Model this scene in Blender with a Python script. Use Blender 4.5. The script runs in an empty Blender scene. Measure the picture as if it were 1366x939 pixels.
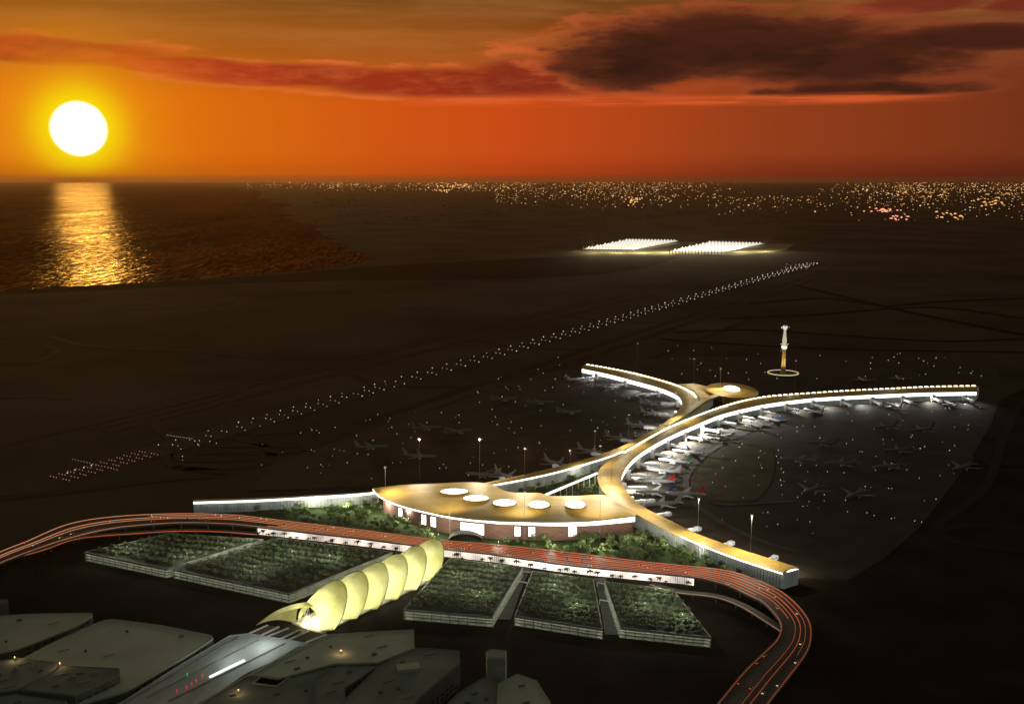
import bpy, math, random
from mathutils import Vector, Matrix
from mathutils.geometry import tessellate_polygon
random.seed(7)
R = math.radians
sc = bpy.context.scene
COL = sc.collection

# ------------------------------------------------------------------ survey of the place
F = 1366.0; CAMH = 500.0; HY = 239.0
PIT = math.atan((469.5 - HY) / F)
CP, SP = math.cos(PIT), math.sin(PIT)
def P(px, py, z=0.0):
    dx = (px - 683) / F; dy = (469.5 - py) / F
    y = CP + dy * SP; zz = -SP + dy * CP
    t = (z - CAMH) / zz
    return Vector((dx * t, y * t, z))
def PL(lst, z=0.0): return [P(a, b, z) for a, b in lst]
def proj(v):
    x, y, z = v.x, v.y, v.z - CAMH
    d = y * CP - z * SP; u = y * SP + z * CP
    return 683 + F * x / d, 469.5 - F * u / d
def skydir(px, py):
    dx = (px - 683) / F; dy = (469.5 - py) / F
    v = Vector((dx, CP + dy * SP, -SP + dy * CP)).normalized()
    return math.degrees(math.atan2(v.x, v.y)), math.degrees(math.asin(v.z)), v

# ------------------------------------------------------------------ materials
MATS = {}
def mat(name, col, rough=0.7, nscale=None, namt=0.25, metal=0.0, emit=None, estr=0.0, bump=0.0, sample=True, obj_rand=0.0, spec=0.5, stretch=(1, 1, 1), detail=4):
    if name in MATS: return MATS[name]
    m = bpy.data.materials.new(name); m.use_nodes = True
    nt = m.node_tree; b = nt.nodes['Principled BSDF']
    b.inputs['Roughness'].default_value = rough; b.inputs['Metallic'].default_value = metal
    b.inputs['Specular IOR Level'].default_value = spec
    c = (*col, 1)
    tc = nt.nodes.new('ShaderNodeTexCoord'); mp = nt.nodes.new('ShaderNodeMapping')
    nt.links.new(tc.outputs['Object'], mp.inputs[0]); mp.inputs['Scale'].default_value = stretch
    nz = nt.nodes.new('ShaderNodeTexNoise'); nz.inputs['Scale'].default_value = nscale or 0.3
    nz.inputs['Detail'].default_value = detail; nt.links.new(mp.outputs[0], nz.inputs[0])
    rp = nt.nodes.new('ShaderNodeMapRange')
    rp.inputs[1].default_value = 0.3; rp.inputs[2].default_value = 0.7
    rp.inputs[3].default_value = 1 - namt; rp.inputs[4].default_value = 1 + namt
    nt.links.new(nz.outputs[0], rp.inputs[0])
    mul = nt.nodes.new('ShaderNodeVectorMath'); mul.operation = 'SCALE'; mul.inputs[0].default_value = col
    last = rp.outputs[0]
    if obj_rand:
        oi = nt.nodes.new('ShaderNodeObjectInfo'); r2 = nt.nodes.new('ShaderNodeMapRange')
        r2.inputs[3].default_value = 1 - obj_rand; r2.inputs[4].default_value = 1 + obj_rand
        nt.links.new(oi.outputs['Random'], r2.inputs[0])
        mm = nt.nodes.new('ShaderNodeMath'); mm.operation = 'MULTIPLY'
        nt.links.new(last, mm.inputs[0]); nt.links.new(r2.outputs[0], mm.inputs[1]); last = mm.outputs[0]
    nt.links.new(last, mul.inputs['Scale']); nt.links.new(mul.outputs[0], b.inputs['Base Color'])
    if emit:
        b.inputs['Emission Color'].default_value = (*emit, 1); b.inputs['Emission Strength'].default_value = estr
        if not sample: m.cycles.emission_sampling = 'NONE'
    if bump:
        bp = nt.nodes.new('ShaderNodeBump'); bp.inputs['Strength'].default_value = 0.6; bp.inputs['Distance'].default_value = bump
        nt.links.new(nz.outputs[0], bp.inputs['Height']); nt.links.new(bp.outputs[0], b.inputs['Normal'])
    MATS[name] = m
    return m

# ------------------------------------------------------------------ mesh builder
class MB:
    def __init__(s): s.v = []; s.f = []; s.m = []; s.cur = 0
    def add(s, vs, fs):
        o = len(s.v); s.v += [tuple(x) for x in vs]
        for q in fs: s.f.append([o + i for i in q]); s.m.append(s.cur)
    def box(s, c, d, rz=0.0, top=1.0):
        cx, cy, cz = c; hx, hy, hz = d[0] / 2, d[1] / 2, d[2] / 2; ca, sa = math.cos(rz), math.sin(rz); vs = []
        for z, k in ((-hz, 1.0), (hz, top)):
            for x, y in ((-hx, -hy), (hx, -hy), (hx, hy), (-hx, hy)):
                x *= k; y *= k; vs.append((cx + x * ca - y * sa, cy + x * sa + y * ca, cz + z))
        s.add(vs, [(3, 2, 1, 0), (4, 5, 6, 7), (0, 1, 5, 4), (1, 2, 6, 5), (2, 3, 7, 6), (3, 0, 4, 7)])
    def prism(s, poly, z0, z1):
        n = len(poly); a = sum(poly[i][0] * poly[(i + 1) % n][1] - poly[(i + 1) % n][0] * poly[i][1] for i in range(n))
        if a < 0: poly = poly[::-1]
        vs = [(p[0], p[1], z0) for p in poly] + [(p[0], p[1], z1) for p in poly]
        tr = tessellate_polygon([[Vector((p[0], p[1], 0)) for p in poly]])
        fs = []
        for t in tr:
            a_, b_, c_ = (Vector((poly[i][0], poly[i][1])) for i in t)
            if (b_ - a_).cross(c_ - a_) < 0: t = t[::-1]
            fs.append(tuple(i + n for i in t)); fs.append(tuple(t[::-1]))
        for i in range(n):
            j = (i + 1) % n; fs.append((i, j, j + n, i + n))
        s.add(vs, fs)
    def sheet(s, poly, z):
        tr = tessellate_polygon([[Vector((p[0], p[1], 0)) for p in poly]]); fs = []
        for t in tr:
            a_, b_, c_ = (Vector((poly[i][0], poly[i][1])) for i in t)
            if (b_ - a_).cross(c_ - a_) < 0: t = t[::-1]
            fs.append(tuple(t))
        s.add([(p[0], p[1], z) for p in poly], fs)
    def tube(s, p0, p1, r0, r1=None, n=8, caps=True):
        r1 = r0 if r1 is None else r1; p0 = Vector(p0); p1 = Vector(p1); d = (p1 - p0).normalized()
        a = d.orthogonal().normalized(); b = d.cross(a); vs = []
        for p, r in ((p0, r0), (p1, r1)):
            for i in range(n):
                t = 2 * math.pi * i / n; vs.append(p + a * (r * math.cos(t)) + b * (r * math.sin(t)))
        fs = [(i, (i + 1) % n, n + (i + 1) % n, n + i) for i in range(n)]
        if caps: fs += [tuple(range(n))[::-1], tuple(range(n, 2 * n))]
        s.add(vs, fs)
    def lathe(s, prof, n=20, c=(0, 0, 0), sy=1.0, caps=True):
        vs = []; fs = []
        for r, z in prof:
            for i in range(n):
                t = 2 * math.pi * i / n; vs.append((c[0] + r * math.cos(t), c[1] + sy * r * math.sin(t), c[2] + z))
        for k in range(len(prof) - 1):
            for i in range(n):
                j = (i + 1) % n; fs.append((k * n + i, k * n + j, (k + 1) * n + j, (k + 1) * n + i))
        if caps: fs.append(tuple(range(n))[::-1]); fs.append(tuple((len(prof) - 1) * n + i for i in range(n)))
        s.add(vs, fs)
    def grid(s, rows, thick=0.0, down=None):
        # rows of points -> surface; closed with an offset copy when thick
        nr, nc = len(rows), len(rows[0]); vs = [p for r in rows for p in r]
        fs = [(i * nc + j, i * nc + j + 1, (i + 1) * nc + j + 1, (i + 1) * nc + j) for i in range(nr - 1) for j in range(nc - 1)]
        if thick:
            o = len(vs); dv = Vector(down or (0, 0, -1)) * thick
            vs = vs + [Vector(p) + dv for p in vs]
            fs += [tuple(reversed([i + o for i in q])) for q in fs]
            for i in range(nr - 1):
                for j in (0, nc - 1):
                    a, b = i * nc + j, (i + 1) * nc + j
                    fs.append((a, b, b + o, a + o) if j else (b, a, a + o, b + o))
            for j in range(nc - 1):
                for i in (0, nr - 1):
                    a, b = i * nc + j, i * nc + j + 1
                    fs.append((b, a, a + o, b + o) if i else (a, b, b + o, a + o))
        s.add(vs, fs)
    def bar(s, pts, w, h, zoff=0.0):
        # box section swept along a polyline (base at point z + zoff)
        pts = [Vector(p) for p in pts]; rows = []
        for i, p in enumerate(pts):
            d = pts[min(i + 1, len(pts) - 1)] - pts[max(i - 1, 0)]; d.z = 0
            if d.length < 1e-6: d = Vector((1, 0, 0))
            n = Vector((-d.y, d.x, 0)).normalized() * (w / 2); z0 = Vector((0, 0, zoff)); z1 = Vector((0, 0, zoff + h))
            rows.append([p + n + z0, p - n + z0, p - n + z1, p + n + z1])
        vs = [q for r in rows for q in r]; fs = []
        for i in range(len(rows) - 1):
            for k in range(4):
                l = (k + 1) % 4; fs.append((4 * i + k, 4 * i + l, 4 * i + 4 + l, 4 * i + 4 + k))
        fs.append((3, 2, 1, 0)); m = 4 * (len(rows) - 1); fs.append((m, m + 1, m + 2, m + 3))
        s.add(vs, fs)
    def build(s, name, mats, parent=None, smooth=False, world=True):
        me = bpy.data.meshes.new(name)
        vs = s.v
        if parent is not None and world:
            o = parent.location if parent.parent is None else (parent.location + parent.parent.location)
            vs = [(v[0] - o.x, v[1] - o.y, v[2] - o.z) for v in vs]
        me.from_pydata(vs, [], s.f)
        if not isinstance(mats, (list, tuple)): mats = [mats]
        for m in mats: me.materials.append(m)
        if len(mats) > 1: me.polygons.foreach_set('material_index', s.m)
        if smooth: me.polygons.foreach_set('use_smooth', [True] * len(me.polygons))
        me.update()
        ob = bpy.data.objects.new(name, me); COL.objects.link(ob)
        if parent is not None: ob.parent = parent
        return ob

def tag(o, label=None, cat=None, group=None, kind=None):
    if label: o['label'] = label
    if cat: o['category'] = cat
    if group: o['group'] = group
    if kind: o['kind'] = kind
    return o
def thing(name, loc, label, cat, group=None, rz=0.0):
    o = bpy.data.objects.new(name, None); COL.objects.link(o); o.location = loc; o.rotation_euler.z = rz
    o.empty_display_size = 1
    return tag(o, label, cat, group)
def copy_tree(o, parent=None):
    c = o.copy(); COL.objects.link(c)
    if parent is not None: c.parent = parent
    for ch in [x for x in KIDS.get(o.name, list(o.children))]: copy_tree(ch, c)
    return c
KIDS = {}
def place(proto, loc, rz, label=None, group=None, cat=None, first=[set()], sc_=1.0):
    if proto.name not in first[0]: first[0].add(proto.name); o = proto
    else: o = copy_tree(proto)
    o.location = loc; o.rotation_euler.z = rz; o.scale = (sc_,) * 3
    if label: o['label'] = label
    if group: o['group'] = group
    elif 'group' in o: del o['group']
    if cat: o['category'] = cat
    return o
def lamp(name, typ, loc, power, col, size, parent=None, target=None, spot=None, sy=None):
    l = bpy.data.lights.new(name, typ); l.energy = power; l.color = col
    if typ == 'AREA':
        l.size = size; l.shape = 'DISK'
        if sy: l.shape = 'RECTANGLE'; l.size_y = sy
    else: l.shadow_soft_size = size
    if spot: l.spot_size = R(spot); l.spot_blend = 1.0
    o = bpy.data.objects.new(name, l); COL.objects.link(o)
    loc = Vector(loc)
    if target is not None:
        d = (Vector(target) - loc); o.rotation_euler = d.to_track_quat('-Z', 'Y').to_euler()
    if parent is not None: o.parent = parent; loc = loc - parent.location
    o.location = loc
    return o

def spline(pts, n):
    pts = [Vector(p) for p in pts]; L = [0.0]
    for a, b in zip(pts, pts[1:]): L.append(L[-1] + max((b - a).length, 1e-6))
    out = []
    for k in range(n):
        s = L[-1] * k / (n - 1); i = 0
        while i < len(L) - 2 and L[i + 1] < s: i += 1
        t = (s - L[i]) / (L[i + 1] - L[i])
        p1, p2 = pts[i], pts[i + 1]; p0 = pts[i - 1] if i else p1 * 2 - p2; p3 = pts[i + 2] if i + 2 < len(pts) else p2 * 2 - p1
        out.append(0.5 * ((2 * p1) + (p2 - p0) * t + (2 * p0 - 5 * p1 + 4 * p2 - p3) * t * t + (3 * p1 - p0 - 3 * p2 + p3) * t ** 3))
    return out
def spline_pairs(A, B, n):
    # the same parameter for both lists (same length), driven by the middle line
    M = [(Vector(a) + Vector(b)) / 2 for a, b in zip(A, B)]; L = [0.0]
    for a, b in zip(M, M[1:]): L.append(L[-1] + (b - a).length)
    def ev(pts, i, t):
        p1, p2 = pts[i], pts[i + 1]; p0 = pts[i - 1] if i else p1 * 2 - p2; p3 = pts[i + 2] if i + 2 < len(pts) else p2 * 2 - p1
        return 0.5 * ((2 * p1) + (p2 - p0) * t + (2 * p0 - 5 * p1 + 4 * p2 - p3) * t * t + (3 * p1 - p0 - 3 * p2 + p3) * t ** 3)
    a_, b_ = [], []
    for k in range(n):
        s = L[-1] * k / (n - 1); i = 0
        while i < len(L) - 2 and L[i + 1] < s: i += 1
        t = (s - L[i]) / (L[i + 1] - L[i]); a_.append(ev(A, i, t)); b_.append(ev(B, i, t))
    return a_, b_

# ------------------------------------------------------------------ camera, world, sun
cam = bpy.data.cameras.new('camera'); cam.lens = 36; cam.sensor_width = 36
cam.clip_start = 1; cam.clip_end = 600000
co = bpy.data.objects.new('camera', cam); COL.objects.link(co)
co.location = (0, 0, CAMH); co.rotation_euler = (math.pi / 2 - PIT, 0, 0); sc.camera = co

SUNU, SUNV, SUND = skydir(105, 172)
def build_world():
    w = bpy.data.worlds.new('World'); sc.world = w; w.use_nodes = True
    nt = w.node_tree; nt.nodes.clear()
    N = nt.nodes.new; Lk = nt.links.new
    def M(op, a, b=None, c=None, clamp=False):
        n = N('ShaderNodeMath'); n.operation = op; n.use_clamp = clamp
        for i, x in enumerate((a, b, c)):
            if x is None: continue
            if isinstance(x, (int, float)): n.inputs[i].default_value = x
            else: Lk(x, n.inputs[i])
        return n.outputs[0]
    def ss(x, a, b):       # smoothstep
        n = N('ShaderNodeMapRange'); n.interpolation_type = 'SMOOTHSTEP'
        Lk(x, n.inputs[0]); n.inputs[1].default_value = a; n.inputs[2].default_value = b
        return n.outputs[0]
    def ramp(x, a, b, stops):
        n = N('ShaderNodeValToRGB'); e = n.color_ramp.elements
        pos = [((u - a) / (b - a), c) for u, c in stops]
        while len(e) < len(pos): e.new(0.5)
        for el, (q, c) in zip(e, pos): el.position = q; el.color = (*c, 1)
        m = N('ShaderNodeMapRange'); Lk(x, m.inputs[0]); m.inputs[1].default_value = a; m.inputs[2].default_value = b
        Lk(m.outputs[0], n.inputs[0]); return n.outputs[0]
    def mix(f, a, b, mode='MIX'):
        n = N('ShaderNodeMix'); n.data_type = 'RGBA'; n.blend_type = mode
        for i, x in ((0, f), (6, a), (7, b)):
            if isinstance(x, (int, float)): n.inputs[i].default_value = x
            elif isinstance(x, tuple): n.inputs[i].default_value = (*x, 1)
            else: Lk(x, n.inputs[i])
        return n.outputs[2]
    def lin(r, g, b): return tuple(((x / 255 + 0.055) / 1.055) ** 2.4 if x > 10 else x / 3295 for x in (r, g, b))
    tc = N('ShaderNodeTexCoord'); nrm = N('ShaderNodeVectorMath'); nrm.operation = 'NORMALIZE'
    Lk(tc.outputs['Generated'], nrm.inputs[0])
    sp = N('ShaderNodeSeparateXYZ'); Lk(nrm.outputs[0], sp.inputs[0]); x, y, z = sp.outputs
    D = 180 / math.pi
    u = M('MULTIPLY', M('ARCTAN2', x, y), D); v = M('MULTIPLY', M('ARCSINE', z), D)
    U = lambda px: skydir(px, 150)[0]
    V = lambda py: skydir(683, py)[1]
    # noise in direction space, stretched along the horizon
    def noise(su, sv, scale, det=6, off=0.0, rough=0.6):
        cb = N('ShaderNodeCombineXYZ'); Lk(M('MULTIPLY', u, su), cb.inputs[0]); Lk(M('MULTIPLY', v, sv), cb.inputs[1]); cb.inputs[2].default_value = off
        n = N('ShaderNodeTexNoise'); n.inputs['Scale'].default_value = scale; n.inputs['Detail'].default_value = det; n.inputs['Roughness'].default_value = rough
        Lk(cb.outputs[0], n.inputs[0]); return n.outputs[0]
    a0, a1 = -34, 34
    hor = ramp(u, a0, a1, [(-34, lin(165, 70, 5)), (U(105), lin(205, 115, 5)), (U(300), lin(200, 95, 8)), (U(500), lin(196, 80, 15)), (U(683), lin(180, 62, 18)), (U(1000), lin(125, 42, 20)), (U(1366), lin(92, 32, 18))])
    mid = ramp(u, a0, a1, [(-34, lin(215, 120, 25)), (U(105), lin(232, 125, 12)), (U(300), lin(220, 106, 14)), (U(500), lin(208, 86, 18)), (U(683), lin(200, 74, 22)), (U(1000), lin(150, 62, 26)), (U(1366), lin(118, 50, 24))])
    upp = ramp(u, a0, a1, [(-34, lin(165, 85, 15)), (U(105), lin(185, 105, 12)), (U(300), lin(165, 90, 20)), (U(683), lin(150, 74, 24)), (U(1000), lin(125, 62, 28)), (U(1366), lin(110, 54, 30))])
    top = ramp(u, a0, a1, [(-34, lin(134, 82, 26)), (U(300), lin(130, 78, 25)), (U(683), lin(108, 64, 24)), (U(1366), lin(105, 62, 28))])
    c = mix(ss(v, 0.0, 1.6), hor, mid)
    c = mix(ss(v, V(150), V(50)), c, upp)
    c = mix(ss(v, V(60), V(0)), c, top)
    c = mix(M('MULTIPLY', ss(v, 0.40, -0.3), 0.8), c, ramp(u, a0, a1, [(-34, lin(120, 50, 12)), (U(300), lin(130, 50, 14)), (U(683), lin(112, 40, 16)), (U(1366), lin(62, 26, 16))]))
    # faint streaks
    st = noise(0.06, 0.6, 1.5, 5, 3.0)
    c = mix(M('MULTIPLY', ss(st, 0.35, 0.75), M('MULTIPLY', ss(v, 4, 8), 0.35)), c, lin(190, 120, 60))
    # clouds: soft blobs broken by noise
    n1 = noise(0.13, 0.5, 1.0, 7, 1.0); n2 = noise(0.36, 1.5, 1.0, 8, 5.0)
    nn = M('ADD', M('MULTIPLY', M('SUBTRACT', n1, 0.5), 1.6), M('MULTIPLY', M('SUBTRACT', n2, 0.5), 1.5))
    ny = M('MULTIPLY', nn, 0.9)
    def blob(px, py, rx, ry_up, ry_dn):
        cu, cv = U(px), V(py); k = F / D
        du = M('DIVIDE', M('SUBTRACT', u, cu), rx / k)
        dv = M('SUBTRACT', v, cv)
        up = M('DIVIDE', M('MAXIMUM', dv, 0.0), ry_up / k); dn = M('DIVIDE', M('MINIMUM', dv, 0.0), ry_dn / k)
        q = M('ADD', M('MULTIPLY', du, du), M('ADD', M('MULTIPLY', up, up), M('MULTIPLY', dn, dn)))
        return M('SUBTRACT', 1.0, q)
    def field(bl):
        f = None
        for b in bl: g = blob(*b); f = g if f is None else M('SMOOTH_MAX', f, g, 0.3)
        return f
    big = field([(960, 68, 245, 50, 44), (850, 90, 125, 52, 34), (1120, 92, 185, 36, 32), (1300, 68, 210, 18, 16), (1150, 128, 150, 16, 8)])
    red = field([(600, 114, 250, 26, 18), (735, 104, 150, 34, 26), (400, 106, 170, 20, 14), (60, 86, 190, 24, 16), (250, 95, 100, 14, 12), (1230, 22, 110, 16, 12), (1345, 30, 45, 9, 9)])
    fb = M('ADD', big, ny); fr = M('ADD', red, ny)
    mb = ss(fb, -0.02, 0.5); mr = ss(fr, 0.02, 0.7)
    redc = ramp(u, a0, a1, [(-34, lin(178, 62, 24)), (U(200), lin(196, 74, 22)), (U(330), lin(165, 50, 26)), (U(600), lin(140, 38, 22)), (U(800), lin(125, 44, 28)), (U(1366), lin(110, 46, 30))])
    edge = ramp(u, a0, a1, [(-34, lin(215, 105, 30)), (U(500), lin(226, 112, 50)), (U(900), lin(168, 74, 42)), (U(1366), lin(128, 60, 36))])
    c = mix(M('MULTIPLY', ss(fr, -0.35, 0.0), M('MULTIPLY', ss(n2, 0.38, 0.6), 0.75)), c, edge)
    redc = mix(M('MULTIPLY', ss(n2, 0.42, 0.70), 0.38), redc, edge)
    redc = mix(M('MULTIPLY', ss(n1, 0.58, 0.38), 0.5), redc, lin(104, 34, 24))
    c = mix(M('MULTIPLY', mr, 0.88), c, redc)
    c = mix(M('MULTIPLY', ss(fb, -0.4, -0.05), M('MULTIPLY', ss(n2, 0.35, 0.6), 0.6)), c, edge)
    darkc = mix(ss(fb, 0.1, 1.0), lin(106, 50, 29), lin(52, 27, 17))
    darkc = mix(M('MULTIPLY', ss(n1, 0.42, 0.62), 0.35), darkc, lin(92, 42, 26))
    c = mix(mb, c, darkc)
    # thin lit lower rim of the cloud bank
    rim = M('MULTIPLY', M('MULTIPLY', ss(v, V(146), V(138)), ss(v, V(126), V(136))), M('MULTIPLY', ss(u, U(480), U(640)), M('MULTIPLY', ss(u, U(1330), U(1150)), ss(noise(0.1, 2.0, 1.3, 4, 8.0), 0.35, 0.62))))
    c = mix(M('MULTIPLY', rim, 0.75), c, lin(225, 96, 45))
    # sun disc and aureole
    dt = N('ShaderNodeVectorMath'); dt.operation = 'DOT_PRODUCT'; Lk(nrm.outputs[0], dt.inputs[0]); dt.inputs[1].default_value = SUND
    th = M('MULTIPLY', M('ARCCOSINE', M('MINIMUM', dt.outputs['Value'], 1.0)), D)
    g1 = M('EXPONENT', M('MULTIPLY', M('POWER', M('DIVIDE', th, 2.05), 3.0), -1.0))
    g2 = M('EXPONENT', M('MULTIPLY', M('POWER', M('DIVIDE', th, 3.1), 2.0), -1.0))
    low = ss(v, -0.4, 1.2)
    c = mix(M('MULTIPLY', g2, M('MULTIPLY', low, 0.75)), c, lin(246, 166, 20))
    c = mix(M('MULTIPLY', g1, M('MULTIPLY', ss(v, -0.2, 0.7), 0.95)), c, lin(252, 236, 5))
    g3 = ss(th, 1.44, 1.06)
    c = mix(g3, c, (3.0, 2.9, 2.5))
    # the dusk dome overhead and behind: a dim Nishita sky plus a cool grey
    sky = N('ShaderNodeTexSky'); sky.sky_type = 'NISHITA'; sky.sun_disc = False
    sky.sun_elevation = R(SUNV); sky.sun_rotation = R(SUNU)
    sk = mix(1.0, sky.outputs[0], (0.10, 0.10, 0.10), 'MULTIPLY')
    over = mix(0.93, sk, (0.062, 0.064, 0.050))
    side = M('MAXIMUM', ss(v, 10.5, 24), ss(M('ABSOLUTE', M('SUBTRACT', u, -12.0)), 52, 95))
    c = mix(side, c, over)
    bg = N('ShaderNodeBackground'); Lk(c, bg.inputs[0]); bg.inputs[1].default_value = 1.0
    out = N('ShaderNodeOutputWorld'); Lk(bg.outputs[0], out.inputs[0])
    w.cycles.sampling_method = 'MANUAL'; w.cycles.sample_map_resolution = 1024
build_world()

sun = bpy.data.lights.new('sun', 'SUN'); sun.energy = 0.30; sun.color = (1.0, 0.56, 0.13); sun.angle = R(2.6)
so = bpy.data.objects.new('sun', sun); COL.objects.link(so); so.location = (-500, 1000, 300)
so.rotation_euler = (-Vector(SUND)).to_track_quat('-Z', 'Y').to_euler()

sc.view_settings.view_transform = 'Standard'; sc.view_settings.look = 'None'
sc.view_settings.exposure = 0; sc.view_settings.gamma = 1; sc.view_settings.use_curve_mapping = False
sc.cycles.use_denoising = True
sc.cycles.max_bounces = 5; sc.cycles.diffuse_bounces = 2; sc.cycles.glossy_bounces = 3; sc.cycles.transmission_bounces = 3
sc.cycles.volume_bounces = 0; sc.cycles.sample_clamp_indirect = 3.0; sc.cycles.sample_clamp_direct = 0
sc.cycles.caustics_reflective = False; sc.cycles.caustics_refractive = False

# ------------------------------------------------------------------ shared materials
m_sand = mat('desert_sand', (0.060, 0.045, 0.028), 0.95, 0.0016, 0.7, detail=12, spec=0.1)
m_asph = mat('asphalt', (0.012, 0.011, 0.010), 0.85, 0.01, 0.3, spec=0.15)
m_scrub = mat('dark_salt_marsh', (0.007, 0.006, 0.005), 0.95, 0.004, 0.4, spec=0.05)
m_apron = mat('apron_concrete', (0.040, 0.034, 0.024), 0.8, 0.02, 0.35, detail=8, spec=0.2)
m_conc = mat('concrete', (0.30, 0.30, 0.27), 0.85, 0.08, 0.25)
m_dconc = mat('dark_concrete', (0.10, 0.10, 0.09), 0.85, 0.08, 0.3)
m_gold = mat('gold_roof_metal', (0.68, 0.44, 0.10), 0.55, 0.012, 0.28, detail=8, stretch=(1, 2.5, 1))
m_golddk = mat('gold_trim', (0.42, 0.27, 0.07), 0.5, 0.1, 0.2)
m_white = mat('white_cladding', (0.78, 0.77, 0.74), 0.5, 0.1, 0.08)
m_grey = mat('grey_cladding', (0.36, 0.37, 0.35), 0.6, 0.1, 0.2)
m_brick = mat('red_brown_brick', (0.17, 0.09, 0.07), 0.85, 0.35, 0.35, stretch=(0.4, 0.4, 4))
m_roofgrey = mat('greenish_roof_membrane', (0.46, 0.50, 0.38), 0.9, 0.02, 0.12, detail=8)
m_roofdark = mat('dark_roof_membrane', (0.22, 0.25, 0.21), 0.9, 0.03, 0.2, detail=8)
m_wallgrey = mat('render_wall', (0.13, 0.14, 0.12), 0.9, 0.1, 0.25)
m_glassdk = mat('dark_glass', (0.05, 0.06, 0.06), 0.15, 0.2, 0.2)
m_facade = mat('facade_panels', (0.42, 0.45, 0.44), 0.45, 0.06, 0.35, stretch=(1, 1, 0.2), emit=(0.75, 0.85, 0.85), estr=0.05)
m_leaf = mat('foliage', (0.15, 0.18, 0.09), 0.8, 0.25, 0.5, obj_rand=0.4, spec=0.2)
m_leafb = mat('garden_foliage', (0.14, 0.19, 0.07), 0.8, 0.25, 0.5, obj_rand=0.4, spec=0.2)
m_trunk = mat('bark', (0.10, 0.075, 0.05), 0.9, 1.0, 0.3)
m_soil = mat('planting_soil', (0.055, 0.055, 0.04), 0.95, 0.1, 0.4)
m_metal = mat('galvanised_steel', (0.28, 0.28, 0.27), 0.5, 0.5, 0.15, metal=0.4)
e_white = mat('lit_white_glazing', (0.8, 0.8, 0.8), 0.4, 0.05, 0.05, emit=(1.0, 0.97, 0.90), estr=2.6)
e_fascia = mat('lit_white_fascia', (0.8, 0.8, 0.8), 0.4, 0.05, 0.05, emit=(1.0, 0.95, 0.84), estr=2.0)
e_sky = mat('lit_skylight_glass', (0.8, 0.8, 0.8), 0.3, 0.05, 0.05, emit=(1.0, 0.96, 0.82), estr=2.2)
e_roofl = mat('lit_rooflight', (0.8, 0.8, 0.8), 0.3, 0.05, 0.05, emit=(1.0, 0.92, 0.62), estr=2.0)
e_wall_glow = mat('lit_undercroft_glass', (0.8, 0.8, 0.8), 0.4, 0.03, 0.05, emit=(1.0, 0.80, 0.68), estr=1.5)  # light falling on the retaining wall, given as the wall's own glow
nt_ = e_wall_glow.node_tree; n_ = nt_.nodes.new('ShaderNodeTexNoise'); n_.inputs['Scale'].default_value = .035; n_.inputs['Detail'].default_value = 6
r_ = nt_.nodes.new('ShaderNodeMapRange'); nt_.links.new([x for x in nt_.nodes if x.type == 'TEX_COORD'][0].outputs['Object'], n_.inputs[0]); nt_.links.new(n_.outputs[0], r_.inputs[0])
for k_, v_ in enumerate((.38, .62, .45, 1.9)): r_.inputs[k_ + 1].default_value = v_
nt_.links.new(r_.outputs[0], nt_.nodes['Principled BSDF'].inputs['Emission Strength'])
e_strip = mat('lamp_strip_glow', (0.8, 0.8, 0.8), 0.4, 0.03, 0.05, emit=(0.95, 1.0, 0.80), estr=2.8)
e_run = mat('white_runway_lamp', (0.8, 0.8, 0.8), 0.4, 1, 0.05, emit=(1.0, 0.93, 0.78), estr=.9, sample=False)
e_app = mat('red_approach_lamp', (0.8, 0.3, 0.2), 0.4, 1, 0.05, emit=(1.0, 0.5, 0.34), estr=0.45, sample=False)
e_dot = mat('apron_lamp_glow', (0.8, 0.8, 0.8), 0.4, 1, 0.05, emit=(1.0, 0.9, 0.68), estr=0.7, sample=False)
e_head = mat('headlight_glow', (0.8, 0.8, 0.8), 0.4, 1, 0.05, emit=(1.0, 0.85, 0.62), estr=3.0, sample=False)
e_tail = mat('tail_light_glow', (0.8, 0.1, 0.05), 0.4, 1, 0.05, emit=(1.0, 0.10, 0.04), estr=3.0, sample=False)
e_lamp = mat('floodlight_glass', (0.8, 0.8, 0.8), 0.3, 1, 0.05, emit=(1.0, 0.93, 0.75), estr=0.7, sample=False)

# ------------------------------------------------------------------ ground, sea, marsh
BIG = 150000.0
coast = PL([(285, 243.9), (312, 250), (345, 263), (380, 282), (420, 306), (465, 331), (500, 346), (470, 354), (400, 362), (250, 374), (100, 383), (0, 391), (-250, 408), (-700, 440)])
rc = random.Random(4); cst = []
for a_, b_ in zip(coast, coast[1:]):
    L_ = (b_ - a_).length; n_ = 7
    for k_ in range(n_):
        p_ = a_.lerp(b_, k_ / n_); w_ = 0.0 if k_ == 0 else L_ * .05; cst.append(p_ + Vector((rc.uniform(-w_, w_) * .6, rc.uniform(-w_, w_) * .6, 0)))
coast = cst + [coast[-1]]
coast = [(p.x, p.y) for p in coast]
x0 = P(285, 243.9).x
land = [(x0, BIG)] + coast + [(-30000, coast[-1][1] - 300), (-BIG, -2000), (-BIG, -20000), (BIG, -20000), (BIG, BIG)]
mb = MB(); mb.prism(land, -3.0, 0.0); tag(mb.build('ground', m_sand), kind='structure')

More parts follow.
